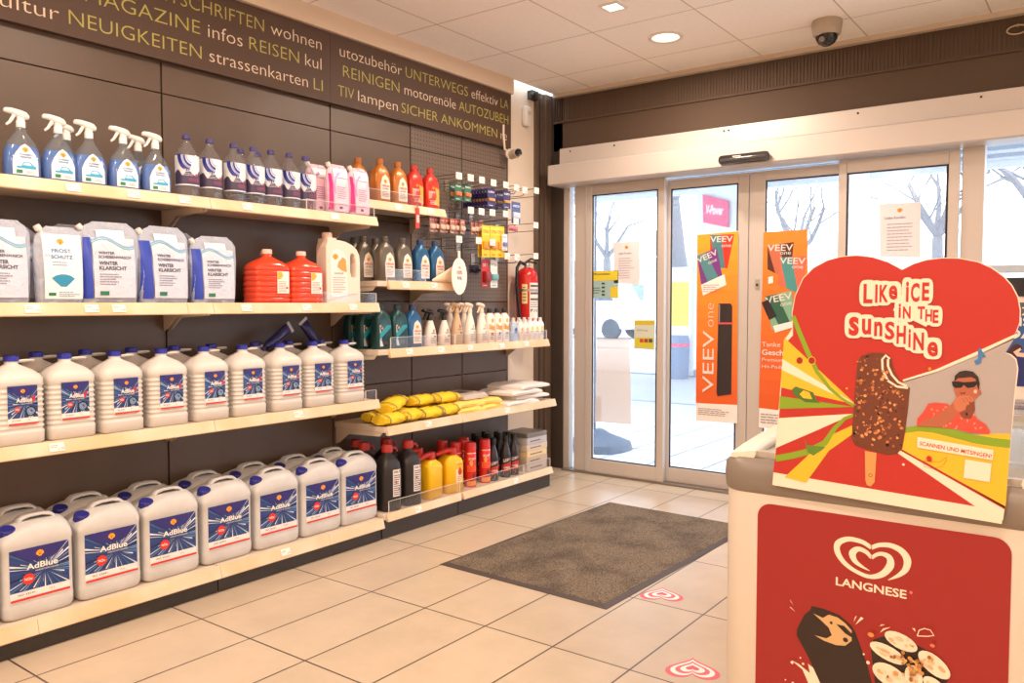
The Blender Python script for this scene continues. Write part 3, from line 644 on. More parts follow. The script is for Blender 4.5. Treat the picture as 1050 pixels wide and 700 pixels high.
gw = pouch('refill_pouch', .222, .303, .08, cpl, art_winter, (-.086, .268, .7), seed=3)
PS = Proto(gs, 'refill pouch', 'screen wash pouches on the second shelf'); PW = Proto(gw, 'refill pouch', 'screen wash pouches on the second shelf')
PS.put((-3.03, 1.365, Z2), 'narrow white screen wash pouch with orange emblem, left in the front row')
PW.put((-3.04, 1.545, Z2), 'large clear screen wash pouch right of the narrow white one', rz=-.12); PW.put((-3.04, 1.762, Z2), 'large clear screen wash pouch, the third front one on its shelf', rz=.06)
PW.put((-3.04, 1.985, Z2), 'large clear screen wash pouch left of the orange canisters', scale=.92, rz=-.1); PW.put((-3.04, 1.17, Z2), 'large screen wash pouch cut off by the left picture edge', scale=.94)
for i, y in enumerate((1.47, 1.66, 1.87)): PW.put((-3.15, y, Z2), 'large screen wash pouch in the rear row behind the %s gap of the front row' % ORD[i], scale=.97)
PW.put((-3.15, 1.25, Z2), 'screen wash pouch in the rear row behind the left end pouches', scale=.9); PW.put((-3.15, 2.04, Z2), 'screen wash pouch behind the one beside the orange canisters', scale=.88)
pk = M((238, 196, 214), .2, bump=(34, 1.0, .014))
def art_pink(a, W, H):
    patch(a, -W*.46, H*.08, -W*.34, H*.80, M((222, 40, 140), .3), 3, 6); a.up()
    patch(a, -W*.30, H*.05, W*.42, H*.72, M((244, 206, 222), .3)); patch(a, -W*.25, H*.74, W*.4, H*.92, M((242, 238, 240), .3), 5, 3); a.up(2)
    a.ring(W*.1, H*.5, W*.33, W*.40, M((200, 150, 210)), 12, 1.6, PI*.55, PI*1.1); a.lines(-W*.18, W*.25, H*.56, H*.30, 6, M((150, 110, 150))); a.rect(-W*.1, H*.10, W*.04, H*.15, M((120, 60, 100)))
gp = pouch('pink_pouch', .135, .238, .055, pk, art_pink, (-.045, .222, .5), seed=5)
P = Proto(gp, 'refill pouch', 'pink pouches on the top shelf')
P.put((-3.04, 2.665, Z1), 'pink refill pouch with magenta stripe, left of the two in front'); P.put((-3.04, 2.800, Z1), 'pink refill pouch with magenta stripe at the end of the top shelf')
P.put((-3.11, 2.60, Z1), 'pink refill pouch standing behind beside the last clear bottle')

# --- orange canister and white jug
g = empty('orange_canister'); om = M((226, 74, 44), .15, alpha=.90)
RO = [(0, .172, .10, 5), (.008, .188, .118, 5)]
for k in range(6): z = .02+k*.024; RO += [(z, .190, .120, 5), (z+.004, .183, .114, 5), (z+.009, .190, .120, 5)]
RO += [(.168, .184, .114, 4), (.185, .14, .098, 3), (.200, .075, .06, 2.4), (.210, .042, .042, 2), (.222, .04, .04, 2)]
mb = MB(); body(mb, RO, om, 6); mb.build('body', g)
mb = MB(); cap_ribbed(mb, (0, 0, .220), .022, .020, M((240, 200, 185), .4)); mb.build('cap', g)
mb = MB(); fx = surf([(0, .190, .121, 5), (.3, .190, .121, 5)]); a = Art(mb, lambda y, z, h: (fx(y, z)+.001+h, y, z)); a.rect(.008, .045, .074, .142, M((244, 238, 230), .4), 5); a.up(2)
a.poly([(.010, .105), (.010, .140), (.030, .140), (.040, .125), (.026, .108)], M((245, 180, 50))); a.lines(.014, .070, .10, .05, 7, M((150, 120, 110))); a.disc(.060, .07, .006, .006, M((220, 70, 50)), 10); mb.build('product_label', g)
P = Proto(g, 'canister', 'orange screen wash canisters')
P.put((-3.045, 2.262, Z2), 'translucent orange canister with white label, left of the front pair'); P.put((-3.045, 2.450, Z2), 'translucent orange canister with white label beside the white jug'); P.put((-3.17, 2.345, Z2), 'translucent orange canister standing behind the front pair')
jm = M((238, 222, 208), .4); g = empty('white_jug')
mb = MB(); RJ = [(0, .175, .085, 4, 0), (.008, .19, .095, 4, 0), (.20, .19, .095, 4, 0)]
# silhouette in the y-z plane with a handle hole, extruded and rounded
out = [(-.095, .004), (-.090, 0), (.090, 0), (.096, .006), (.096, .20), (.092, .235), (.078, .262), (.05, .283), (.015, .297), (-.02, .303), (-.035, .303), (-.038, .312), (-.085, .312), (-.088, .290), (-.095, .27)]
hole = [(.040, .225), (.040, .15), (.047, .128), (.060, .122), (.070, .13), (.072, .16), (.072, .20), (.064, .232), (.052, .242), (.043, .238)]
def slab(outline, hole, d, m, r=.012):
    bm = bmesh.new(); es = []
    for loop in (outline, hole):
        vs = [bm.verts.new((0, y, z)) for y, z in loop]; es += [bm.edges.new((vs[i], vs[(i+1) % len(vs)])) for i in range(len(vs))]
    bmesh.ops.triangle_fill(bm, edges=es, use_beauty=True); me = [tuple(v.co) for v in bm.verts]; bm.verts.index_update()
    fs = [[v.index for v in f.verts] for f in bm.faces]; n = len(me); mb = MB()
    mb.add([(d/2, y, z) for _, y, z in me]+[(-d/2, y, z) for _, y, z in me], fs+[[n+i for i in f][::-1] for f in fs], m)
    no = len(outline)
    for st, ln in ((0, no), (no, len(hole))):
        mb.add([(sx*d/2, y, z) for sx in (1, -1) for _, y, z in me[st:st+ln]], [(i, (i+1) % ln, ln+(i+1) % ln, ln+i) for i in range(ln)], m)
    bm.free(); return mb
o = slab(out, hole, .09, jm).build('body', g); 
bm = bmesh.new(); bm.from_mesh(o.data); bmesh.ops.remove_doubles(bm, verts=bm.verts, dist=1e-5); bmesh.ops.recalc_face_normals(bm, faces=bm.faces); bm.to_mesh(o.data); bm.free()
b = o.modifiers.new('bevel', 'BEVEL'); b.width = .012; b.segments = 3; b.limit_method = 'ANGLE'; b.angle_limit = math.radians(60)
mb = MB(); cap_ribbed(mb, (0, -.0615, .311), .024, .028, M((236, 216, 200), .4)); mb.build('cap', g)
mb = MB(); a = Art(mb, lambda y, z, h: (.0455+h, y, z)); a.poly([(-.07, .03), (.022, .03), (.022, .215), (0, .245), (-.035, .262), (-.06, .25), (-.072, .2)], M((244, 238, 234), .4)); a.up()
pecten(a, -.045, .222, .014); a.poly([(-.035, .175), (-.028, .20), (-.005, .222), (.012, .212), (.018, .15), (-.01, .158)], M((240, 160, 80))); a.lines(-.06, .012, .13, .05, 7, M((200, 160, 150))); a.text('KÜHLER', -.05, .14, 0, .009, M((220, 120, 80)), off=.02); mb.build('product_label', g)
P = Proto(g, 'jug', None); P.put((-3.045, 2.675, Z2), 'large cream plastic jug with handle, white cap and orange mark', rz=-.15)

# --- one litre oil bottles in several colours
def oil(name, rgb, caprgb, style, H=.232, W=.106):
    g = empty(name); m = M(rgb, .28, .15); k = H/.225; w = W
    R = [(0, w*.92, .055, -.014), (.004*k, w, .062, -.016), (.11*k, w, .062, -.016), (.14*k, w*.99, .060, -.02, .0), (.163*k, w*.86, .056, -.02), (.182*k, w*.58, .044, -.018), (.192*k, .034, .034, -.0165), (.198*k, .031, .031, -.015)]
    mb = MB(); body(mb, R, m, 5); mb.build('body', g)
    mb = MB(); cap_ribbed(mb, (0, 0, .198*k), .018, .026*k, M(caprgb, .35)); mb.build('cap', g)
    mb = MB(); a = wrap(mb, R); 
    if style == 'oval':
        pts = [(w*.05-w*.30*.9, .02*k), (w*.42, .02*k), (w*.42, .09*k), (w*.30, .125*k), (w*.1, .145*k), (-w*.12, .13*k), (-w*.24, .09*k)]
        a.poly(pts, M((236, 226, 214), .35)); a.up(); pecten(a, w*.08, .108*k, .010); a.text('HELIX', -w*.16, .082*k, w*.36, .010, M((190, 50, 50)), off=.03); a.text('ULTRA', -w*.12, .068*k, w*.3, .008, M((60, 60, 80)), off=.02); a.lines(-w*.15, w*.34, .060*k, .03*k, 4, M((140, 110, 110)))
    elif style == 'swirl':
        a.poly([(w*.44, .02*k), (w*.44, .11*k), (w*.1, .12*k), (w*.2, .07*k), (0, .03*k)], M((245, 170, 60), .35)); a.poly([(-w*.4, .10*k), (-w*.1, .085*k), (-w*.2, .06*k), (-w*.4, .055*k)], M((245, 150, 120))); a.up(); a.text('HELIX', -w*.3, .088*k, w*.1, .010, WHITE, off=.03); pecten(a, -w*.05, .115*k, .008); a.lines(-w*.3, w*.2, .05*k, .025*k, 3, WHITE)
    else:
        a.rect(-w*.36, .015*k, w*.42, .12*k, M((200, 214, 224), .35)); a.up(); a.poly([(-w*.36, .05*k), (w*.42, .11*k), (w*.42, .12*k), (w*.1, .12*k), (-w*.36, .08*k)], M((40, 150, 170))); a.up(); a.band([(-w*.3, .045*k), (w*.4, .10*k)], .004, M((30, 50, 70))); a.text('OIL', -w*.2, .025*k, w*.2, .016, M((120, 70, 70)), off=.02); pecten(a, -w*.2, .105*k, .007)
    mb.build('product_label', g); return g
gold = Proto(oil('gold_oil_bottle', (192, 118, 52), (176, 104, 40), 'oval'), 'oil bottle', 'gold oil bottles')
gold.put((-3.125, 3.035, ZR1), 'gold motor oil bottle, left of the pair on the small top shelf'); gold.put((-3.125, 3.165, ZR1), 'gold motor oil bottle beside the red bottles'); 
for i, y in enumerate((2.945,)): gold.put((-3.195, y, ZR1), 'gold motor oil bottle behind the left gold one')
gold.put((-3.26, 3.0, ZR1), 'gold motor oil bottle deepest on the small top shelf')
red = Proto(oil('red_oil_bottle', (214, 58, 44), (196, 44, 40), 'swirl'), 'oil bottle', 'red oil bottles')
red.put((-3.125, 3.290, ZR1), 'red motor oil bottle beside the gold pair'); red.put((-3.125, 3.420, ZR1), 'red motor oil bottle at the end of the small top shelf'); red.put((-3.23, 3.42, ZR1), 'red motor oil bottle behind the end bottle')
grey = Proto(oil('grey_oil_bottle', (104, 96, 84), (84, 78, 68), 'oval'), 'oil bottle', 'grey oil bottles')
for y, x, l in ((3.0, -3.06, 'left of the front pair'), (3.13, -3.06, 'beside the blue ones'), (2.925, -3.14, 'half hidden behind the left front one'), (2.945, -3.23, 'in the rear left corner of its shelf'), (3.07, -3.2, 'behind the front pair'), (3.18, -3.23, 'in the rear row behind the blue ones')): grey.put((x, y, ZR2), 'dark grey motor oil bottle %s' % l)
blue = Proto(oil('blue_oil_bottle', (34, 92, 138), (30, 60, 104), 'oval'), 'oil bottle', 'blue oil bottles')
blue.put((-3.055, 3.262, ZR2), 'blue motor oil bottle beside the grey ones'); blue.put((-3.055, 3.382, ZR2), 'blue motor oil bottle at the end of its shelf'); blue.put((-3.055, 3.198, ZR3), 'blue motor oil bottle beside the dark green ones', scale=.98)
grn = Proto(oil('green_oil_bottle', (26, 70, 72), (24, 50, 60), 'diag'), 'oil bottle', 'dark green oil bottles')
for y, x, l in ((2.967, -3.055, 'left of the front pair'), (3.085, -3.055, 'beside the blue one'), (2.935, -3.14, 'second behind the front left one'), (2.935, -3.23, 'in the rear left corner'), (3.07, -3.16, 'behind the front pair, towards the blue one')): grn.put((x, y, ZR3), 'dark green oil bottle %s' % l)

# --- white trigger cleaners
def cleaner(name, bodym, headm, accents, H=.20, W=.075):
    g = empty(name); k = (H-.045)/.155
    R = [(0, W*.9, .045, 3), (.005, W, .05, 3), (.06*k, W*.97, .05, 3), (.10*k, W*.72, .044, 2.6), (.125*k, W*.48, .036, 2.2), (.140*k, .028, .028, 2), (.150*k, .027, .027, 2)]
    mb = MB(); body(mb, R, bodym, 5); mb.build('body', g)
    mb = MB(); a = wrap(mb, R); w = W
    a.disc(w*.05, .085*k, .007, .009, M(accents[0]), 12); a.disc(w*.15, .055*k, .009, .006, M(accents[1]), 12); a.lines(-w*.3, w*.3, .05*k, .015, 4, M((150, 150, 150))); a.text('REIN', -w*.2, .068*k, w*.22, .008, M((110, 110, 120)), off=.02)
    mb.build('product_label', g); trigger(g, .158*k+.006, headm); return g
wb = M((238, 230, 222), .35)
c1 = Proto(cleaner('trigger_cleaner', wb, BLACK, ((220, 110, 60), (60, 150, 90))), 'spray bottle', 'white cleaners with black triggers')
c1.put((-3.04, 3.325, ZR3), 'white cleaner bottle with black trigger beside the blue oil bottle'); c1.put((-3.04, 3.44, ZR3), 'white cleaner bottle with black trigger, second from the blue bottle')
c1.put((-3.14, 3.42, ZR3), 'white cleaner bottle with black trigger standing behind the front pair'); 
c2 = Proto(cleaner('trigger_cleaner', wb, M((230, 214, 196), .4), ((240, 190, 50), (150, 200, 70)), H=.235, W=.082), 'spray bottle', 'white cleaners with cream triggers')
for y, x, l in ((3.665, -3.04, 'left of the front pair'), (3.775, -3.04, 'right of the front pair'), (3.58, -3.12, 'at the left of the rear ones'), (3.72, -3.13, 'behind the front pair')): c2.put((x, y, ZR3), 'white cleaner bottle with cream trigger, %s' % l, rz=.1)
c3 = Proto(cleaner('trigger_cleaner', M((206, 176, 140), .4), M((196, 160, 120), .4), ((160, 90, 50), (120, 70, 40)), H=.235, W=.078), 'spray bottle', None)
c3.put((-3.05, 3.56, ZR3), 'tan cleaner bottle with brown trigger left of the cream triggered ones', group=False)
# --- straight bottles with orange bands
def pump(name, bodym, capm, W, H, art):
    g = empty(name); R = [(0, W*.9, W*.7, 3), (.004, W, W*.75, 3), (H*.74, W, W*.75, 3), (H*.84, W*.6, W*.5, 2.2), (H*.88, W*.35, W*.35, 2)]
    mb = MB(); body(mb, R, bodym, 5); mb.build('body', g); mb = MB(); mb.lathe([(H*.87, W*.24), (H*.99, W*.22), (H, W*.18)], capm, 14); mb.build('cap', g)
    mb = MB(); art(wrap(mb, R), W, H); mb.build('product_label', g); return g
def art_or(a, w, h):
    a.poly([(-w*.42, h*.40), (w*.42, h*.34), (w*.42, h*.52), (0, h*.48), (-w*.42, h*.56)], M((244, 150, 60))); a.disc(0, h*.65, w*.2, w*.2, M((245, 180, 90)), 12); a.lines(-w*.3, w*.3, h*.3, h*.08, 4, M((130, 120, 120))); a.up(); a.disc(-w*.05, h*.27, w*.12, w*.12, M((70, 60, 60)), 10)
pb = Proto(pump('cleaner_bottle', wb, BLACK, .066, .205, art_or), 'cleaning bottle', 'white bottles with orange bands')
for i, y in enumerate((3.852, 3.925, 3.998)): pb.put((-3.04, y, ZR3), 'white bottle with orange band and black cap, %s of three in front' % ORD[i])
for i, y in enumerate((3.88, 3.96)): pb.put((-3.12, y, ZR3), 'white bottle with orange band and black cap, %s of two behind' % ORD[i])
def art_sm(c1_, c2_):
    def f(a, w, h): a.rect(-w*.4, h*.1, w*.4, h*.68, M((240, 232, 226), .4)); a.up(); a.disc(0, h*.52, w*.26, w*.3, M(c1_), 12); a.rect(-w*.34, h*.2, w*.34, h*.32, M(c2_)); a.lines(-w*.3, w*.3, h*.42, h*.34, 1, M((120, 110, 110)))
    return f
s0 = Proto(pump('small_bottle', M((170, 190, 215), .3), WHITE, .06, .13, art_sm((60, 90, 150), (60, 50, 70))), 'small bottle', None); s0.put((-3.035, 4.085, ZR3), 'small bluish bottle left of the row of tiny pale bottles', group=False)
s1 = Proto(pump('small_bottle', M((238, 228, 222), .3), WHITE, .05, .135, art_sm((240, 170, 150), (235, 200, 190))), 'small bottle', 'tiny pale bottles at the shelf end')
s2 = Proto(pump('small_bottle', M((236, 236, 236), .3), WHITE, .05, .145, art_sm((240, 215, 90), (190, 190, 170))), 'small bottle', 'tiny pale bottles at the shelf end')
for i, y in enumerate((4.150, 4.205)): s1.put((-3.03, y, ZR3), 'tiny pale pink labelled bottle, %s of two in front' % ORD[i])
for i, y in enumerate((4.26, 4.315, 4.372)): s2.put((-3.03, y, ZR3), 'tiny pale yellow labelled bottle, %s of three in front' % ORD[i])
for i, y in enumerate((4.17, 4.23, 4.29, 4.35)): s2.put((-3.10, y, ZR3), 'tiny pale bottle behind the front ones, %s of four' % ORD[i])

# --- base shelf goods
g = empty('black_fuel_can'); bk = M((42, 38, 38), .4)
R = [(0, .105, .11, 4), (.006, .115, .12, 4), (.22, .115, .12, 4), (.25, .108, .112, 3.5), (.275, .08, .08, 2.6), (.290, .05, .05, 2), (.305, .045, .045, 2)]
mb = MB(); body(mb, R, bk, 6); mb.build('body', g)
mb = MB(); cap_ribbed(mb, (0, 0, .302), .029, .04, M((188, 48, 40), .4)); mb.tube([(0, .02, .315), (0, .05, .318), (0, .06, .30)], .007, M((188, 48, 40), .4), 8); mb.build('cap', g, label='red screw cap with tab')
mb = MB(); a = wrap(mb, R); a.rect(-.005, .075, .048, .215, M((236, 230, 226), .4), 4); a.up(2); a.text('OEL', .0, .198, .030, .010, ink, off=.03); a.rect(.033, .200, .043, .210, M((190, 40, 60))); a.lines(.0, .044, .19, .08, 10, M((110, 100, 110)), .5); a.disc(.015, .15, .007, .007, M((200, 60, 70)), 8); a.disc(.033, .11, .006, .006, M((200, 60, 70)), 8); mb.build('product_label', g)
P = Proto(g, 'canister', 'black fuel cans with red caps')
for y, x, l in ((2.985, -3.035, 'nearest to the big AdBlue canisters'), (3.138, -3.035, 'beside the yellow cans'), (2.95, -3.17, 'behind the near front one'), (3.11, -3.17, 'behind the pair in front'), (2.99, -3.275, 'at the very back')):
    P.put((x, y, ZR5), 'black plastic can with red cap %s' % l, rz=-.2)
g = empty('yellow_can'); ym = M((242, 190, 20), .35)
R = [(0, .115, .10, 5), (.008, .128, .115, 5), (.17, .128, .115, 5), (.19, .115, .105, 4), (.205, .075, .075, 3), (.21, .07, .07, 3)]
mb = MB(); body(mb, R, ym, 6); mb.build('body', g)
mb = MB(); mb.lathe([(.208, .024), (.245, .022), (.25, .018)], M((206, 50, 40), .4), 16, (0, .02, 0)); mb.tube([(0, .02, .235), (0, -.02, .237), (0, -.075, .228), (0, -.10, .222)], [.014, .015, .013, .009], M((206, 50, 40), .4), 10); mb.build('spout', g, label='red pouring spout')
P = Proto(g, 'canister', 'yellow cans with red spouts')
g2 = empty('yellow_can')
for ch in g.children: d = ch.copy(); COL.objects.link(d); d.parent = g2
mb = MB(); a = wrap(mb, R); a.rect(.0, .06, .056, .175, M((244, 224, 190), .4), 4); a.up(2); a.poly([(.012, .12), (.028, .15), (.044, .12), (.036, .10), (.02, .10)], M((200, 60, 40))); a.lines(.008, .05, .095, .065, 3, M((190, 80, 60))); a.text('KANISTER', .006, .158, .05, .007, M((180, 50, 40)), off=.02); mb.build('product_label', g2)
P2 = Proto(g2, 'canister', 'yellow cans with red spouts')
P.put((-3.04, 3.310, ZR5), 'plain yellow can with red spout beside the black cans', rz=.12); P2.put((-3.04, 3.485, ZR5), 'yellow can with cream label and red spout beside the red spray cans', rz=-.2)
P.put((-3.18, 3.36, ZR5), 'yellow can with red spout behind the front two', rz=.05)
def aero(name, bodyrgb, caprgb, r, H, art):
    g = empty(name); R = [(0, 2*r-.004, 2*r-.004, 2), (.003, 2*r, 2*r, 2), (H*.78, 2*r, 2*r, 2), (H*.80, 2*r-.006, 2*r-.006, 2)]
    mb = MB(); body(mb, R, M(bodyrgb, .25, .2), 6); mb.build('body', g); mb = MB(); mb.lathe([(H*.80, r*.96), (H*.97, r*.94), (H, r*.85)], M(caprgb, .35), 24); mb.build('cap', g); mb = MB(); art(wrap(mb, R), r, H); mb.build('product_label', g); return g
def art_ar(a, r, H):
    a.rect(-r*.8, H*.76, r*.8, H*.775, WHITE, 6); a.rect(-r*.8, H*.04, r*.8, H*.14, M((240, 150, 60)), 6); a.rect(-r*.8, H*.35, r*.8, H*.5, M((232, 84, 50)), 6); a.up(2); a.disc(-r*.2, H*.55, r*.3, r*.5, M((245, 160, 80)), 10); a.text('START', -r*.6, H*.62, r*.6, .012, WHITE, off=.03); a.rect(r*.1, H*.2, r*.5, H*.3, M((60, 40, 40)))
P = Proto(aero('spray_can', (216, 52, 40), (206, 44, 40), .033, .245, art_ar), 'spray can', 'red spray cans')
for y, x, l in ((3.605, -3.10, 'behind the yellow can'), (3.655, -3.03, 'left of the two in front'), (3.79, -3.03, 'right of the two in front'), (3.70, -3.115, 'in the gap behind the front two'), (3.76, -3.17, 'farther back towards the wall'), (3.60, -3.20, 'in the rear left')): P.put((x, y, ZR5), 'red spray can %s' % l, rz=-.5, scale=1.06)
g = empty('additive_bottle')
R = [(0, .052, .052, 2), (.004, .058, .058, 2), (.12, .058, .058, 2), (.15, .044, .044, 2), (.18, .026, .026, 2), (.19, .024, .024, 2)]
mb = MB(); body(mb, R, M((40, 34, 38), .3), 6); mb.build('body', g); mb = MB(); mb.lathe([(.188, .015), (.222, .014)], BLACK, 14); mb.build('cap', g)
mb = MB(); a = wrap(mb, R); a.rect(-.027, .015, .027, .115, M((46, 36, 42), .4), 8); a.up(); a.poly([(-.026, .03), (.026, .04), (.026, .085), (-.026, .07)], M((214, 60, 44))); a.poly([(-.02, .08), (.02, .095), (.02, .105), (-.02, .10)], M((190, 180, 180))); a.up(); a.text('DIESEL', -.019, .05, .02, .009, WHITE, off=.03); a.rect(-.02, .018, .0, .026, M((235, 120, 70))); mb.build('product_label', g)
P = Proto(g, 'bottle', 'dark additive bottles')
k = 0
for x, ys in ((-3.025, (3.865, 3.99, 4.075)), (-3.095, (3.83, 3.92, 4.02, 4.11)), (-3.165, (3.88, 3.98, 4.08)), (-3.235, (3.94, 4.04))):
    for j, y in enumerate(ys): P.put((x, y, ZR5), 'dark bottle with red band and black cap, %s from left in the %s row' % (ORD[j], ['front', 'second', 'third', 'rearmost'][k]), rz=-.55, scale=1.16)
    k += 1
# stack of flat boxes at the end of the base shelf
zz = ZR5
for i, (h, c, w) in enumerate(((.045, (206, 196, 188), .22), (.045, (196, 178, 160), .23), (.04, (232, 208, 160), .22), (.04, (214, 200, 184), .23), (.045, (190, 190, 194), .22), (.03, (120, 112, 110), .22))):
    t = empty('flat_box', (-3.09, 4.285, zz)); tag(t, 'flat box on the base shelf end, %s from the bottom of its stack' % ORD[i], 'box', 'flat boxes stacked on the base shelf')
    mb = MB(); mb.box(-.10, .10, -w/2, w/2, 0, h-.001, M(c, .35)); mb.build('carton', t, bevel=.003)
    mb = MB(); a = Art(mb, lambda y, z, hh: (.1005+hh, y, z)); a.lines(-.08, .06, h*.7, h*.3, 1, M((110, 100, 100)), .5); mb.build('print', t)
    zz += h
# yellow rolled straps and folded packs
def roll(name, L, rx, rz_, m, bandm, seed):
    g = empty(name); rnd = random.Random(seed); mb = MB(); n = 9; loops = []
    for i in range(n):
        k = .80+.2*math.sin(PI*i/(n-1))
        loops.append([(rx*k*math.cos(t)*(1+rnd.uniform(-.16, .16)), -L/2+L*i/(n-1), rz_+rz_*k*math.sin(t)*(1+rnd.uniform(-.14, .14))) for t in [2*PI*j/16 for j in range(16)]])
    mb.loft(loops, m); mb.build('cloth', g)
    mb = MB()
    for y in (-L*.40, L*.30):
        mb.loft([[(rx*1.06*math.cos(t), y+o_, rz_+rz_*1.06*math.sin(t)) for t in [2*PI*j/16 for j in range(16)]] for o_ in (-.004, .004)], bandm, (0, 0))
    mb.build('edge_binding', g); return g
yc = M((240, 204, 40), .75, bump=(60, .5)); gb = M((110, 100, 84), .7)
P = Proto(roll('yellow_cloth_roll', .19, .062, .031, yc, gb, 1), 'cloth roll', 'yellow rolled cloths on the right shelf')
for (x, y, z, rz_, rx, l) in ((-3.01, 2.985, 0, .12, 0, 'nearest the front left corner of the shelf'), (-3.02, 3.13, .003, .2, 0, 'second along the front edge'), (-3.01, 3.27, .0, -.08, 0, 'third along the front edge'), (-3.02, 3.415, .0, .1, 0, 'fourth along the front edge'),
      (-3.13, 3.03, .0, .0, 0, 'behind the nearest one'), (-3.14, 3.20, .0, .1, 0, 'behind the second one'), (-3.14, 3.38, .0, -.1, 0, 'behind the fourth one'), (-3.09, 3.08, .062, .35, .18, 'lying crooked on top of the near ones'), (-3.10, 3.30, .06, .06, 0, 'on top, farther along'), (-3.09, 3.48, .058, -.05, 0, 'on top beside the pale packs')):
    P.put((x, y, ZR4+z), 'yellow rolled cloth with grey binding, %s' % l, rot=(rx, 0, rz_))
def pack(name, L, D, H, m, m2, seed):
    g = empty(name); rnd = random.Random(seed); mb = MB(); n = 8; loops = []
    for i in range(n):
        y = -L/2+L*i/(n-1); e = .6 if i in (0, n-1) else 1
        loops.append([(x*(1+rnd.uniform(-.03, .03)), y, max(0, z*e*(1+rnd.uniform(-.15, .15)))) for x, z in ((-D/2, 0), (D/2, 0), (D/2+.004, H*.5), (D/2-.006, H), (0, H*1.05), (-D/2, H))])
    mb.loft(loops, m); mb.build('folded_sheet', g)
    mb = MB(); a = Art(mb, lambda y, x, h: (x, y, H*1.1+h)); a.rect(-L*.3, -D*.2, L*.1, D*.15, m2); a.up(); a.lines(-L*.28, L*.08, D*.12, -D*.18, 4, M((150, 140, 130))); mb.build('paper_band', g)
    return g
P3 = Proto(pack('folded_pack', .22, .20, .028, M((244, 214, 110), .5), M((250, 240, 200)), 1), 'folded pack', 'yellow folded packs')
for i, (x, y, z) in enumerate(((-3.07, 3.60, 0), (-3.08, 3.62, .032), (-3.08, 3.80, 0), (-3.09, 3.80, .032))): P3.put((x, y, ZR4+z), 'pale yellow folded pack beside the rolled cloths, %s' % ('left one at the bottom', 'left one on top', 'right one at the bottom', 'right one on top')[i], rz=random.uniform(-.15, .15))
P4 = Proto(pack('folded_pack', .34, .26, .026, M((232, 224, 218), .45), M((238, 236, 240)), 3), 'folded pack', 'white folded packs')
for i, (x, y, z) in enumerate(((-3.08, 4.08, 0), (-3.09, 4.20, .03), (-3.08, 4.12, .06), (-3.09, 4.22, .09))): P4.put((x, y, ZR4+z), 'white folded pack at the entrance end, %s from the bottom' % ORD[i], rz=random.uniform(-.08, .08))
P5_ = Proto(pack('folded_pack', .22, .2, .03, M((196, 184, 176), .4), M((120, 110, 120)), 6), 'folded pack', None)
P5_.put((-3.12, 3.70, ZR4+.066), 'grey-labelled folded pack on top between the yellow and the white ones', group=False)

# ================================================================== perforated panel hooks and hanging goods
wire = M((150, 140, 132), .3, .8); tagp = M((246, 236, 230), .45)
TAGS = [(470.5, 180.4), (482.5, 182.3), (494, 184.7), (506, 187.5), (518.6, 189.7), (529.5, 192.5), (538, 195), (550, 195.6),
        (482.7, 215.7), (493.5, 217), (504.8, 218), (518.4, 219.4), (529, 227), (549.4, 231),
        (470.7, 245.4), (490.7, 246.7), (505, 248.7), (520, 262.6), (530, 263.6), (549.4, 262.6)]
hooks = []
for i, (u, v) in enumerate(TAGS):
    xf = -3.05 if u < 545 else -3.01
    p = at(u, v, 0, xf); hooks.append(p)
    r = ('upper', 'middle', 'lower')[0 if i < 8 else 1 if i < 14 else 2]; k = i if i < 8 else i-8 if i < 14 else i-14
    t = empty('display_hook', (WX, p.y, p.z)); tag(t, 'wire display hook with white price flap, %s from the left in the %s group' % (ORD[k], r), 'hook', 'wire hooks on the perforated panel')
    mb = MB(); L = xf-WX; mb.tube([(.001, 0, -.03), (.02, 0, -.035), (L-.02, 0, -.035), (L-.006, 0, -.022)], .0025, wire, 6); mb.tube([(.001, 0, .012), (L-.01, 0, .014), (L, 0, .012)], .0022, wire, 6)
    mb.box(.001, .006, -.018, .018, -.045, .025, wire); mb.build('wire', t)
    mb = MB(); mb.box(L, L+.002, -.026, .026, -.018, .020, tagp, T=Matrix.Translation((0, 0, 0))); a = Art(mb, lambda y, z, h, L=L: (L+.002+h, y, z)); a.lines(-.02, .012, .012, .0, 2, M((190, 180, 175)), .4); a.text('2,99', -.002, -.012, .02, .009, M((110, 100, 100))); mb.build('price_flap', t)
def card(name, w, h, colr, goods, artf):
    g = empty(name); mb = MB()
    mb.prism([(-w/2, 0), (w/2, 0), (w/2, -h), (-w/2, -h)], lambda p: (-.001, p[0], p[1]), lambda p: (.001, p[0], p[1]), M(colr, .4)); mb.build('backing_card', g)
    mb = MB(); goods(mb, w, h); mb.build('contents', g); mb = MB(); artf(Art(mb, lambda y, z, h_: (.0011+h_, y, z)), w, h); mb.build('print', g); return g
def gbox(c, k=.5, d=.012):
    def f(mb, w, h): mb.loft([[(.001, y, z) for x, y, z in ell(h*k, w*.72, -.008, 0, 0, 0)]], M(c)) if False else mb.loft([[(x0, b, -h*.62+a_) for a_, b, _ in ell(w*s_, h*k*s_, -.006, 0)] for x0, s_ in ((.001, .78), (d*.8, .76), (d, .66))], M(c, .3))
    return f
def ct(txt, c, c2):
    def f(a, w, h): a.rect(-w*.46, -h*.30, w*.46, -h*.06, M(c2, .4)); a.up(); a.text(txt, -w*.38, -h*.24, w*.38, h*.1, M(c), off=.02); a.lines(-w*.3, w*.3, -h*.88, -h*.97, 1, M(c))
    return f
def hang(proto, y, z, x0, x1, n, where):
    for k in range(n):
        x = x1-(x1-x0)*k/max(1, n-1) if n > 1 else x1
        proto.put((x, y, z), '%s, %s from the front on its hook' % (where, ORD[k]) if n > 1 else where, rz=0)
navy = Proto(card('blister_pack', .075, .11, (56, 48, 104), gbox((206, 150, 60), .2), ct('LED', (230, 230, 240), (40, 36, 92))), 'blister pack', 'navy blister packs')
hk = lambda i: (hooks[i].y, hooks[i].z-.033)
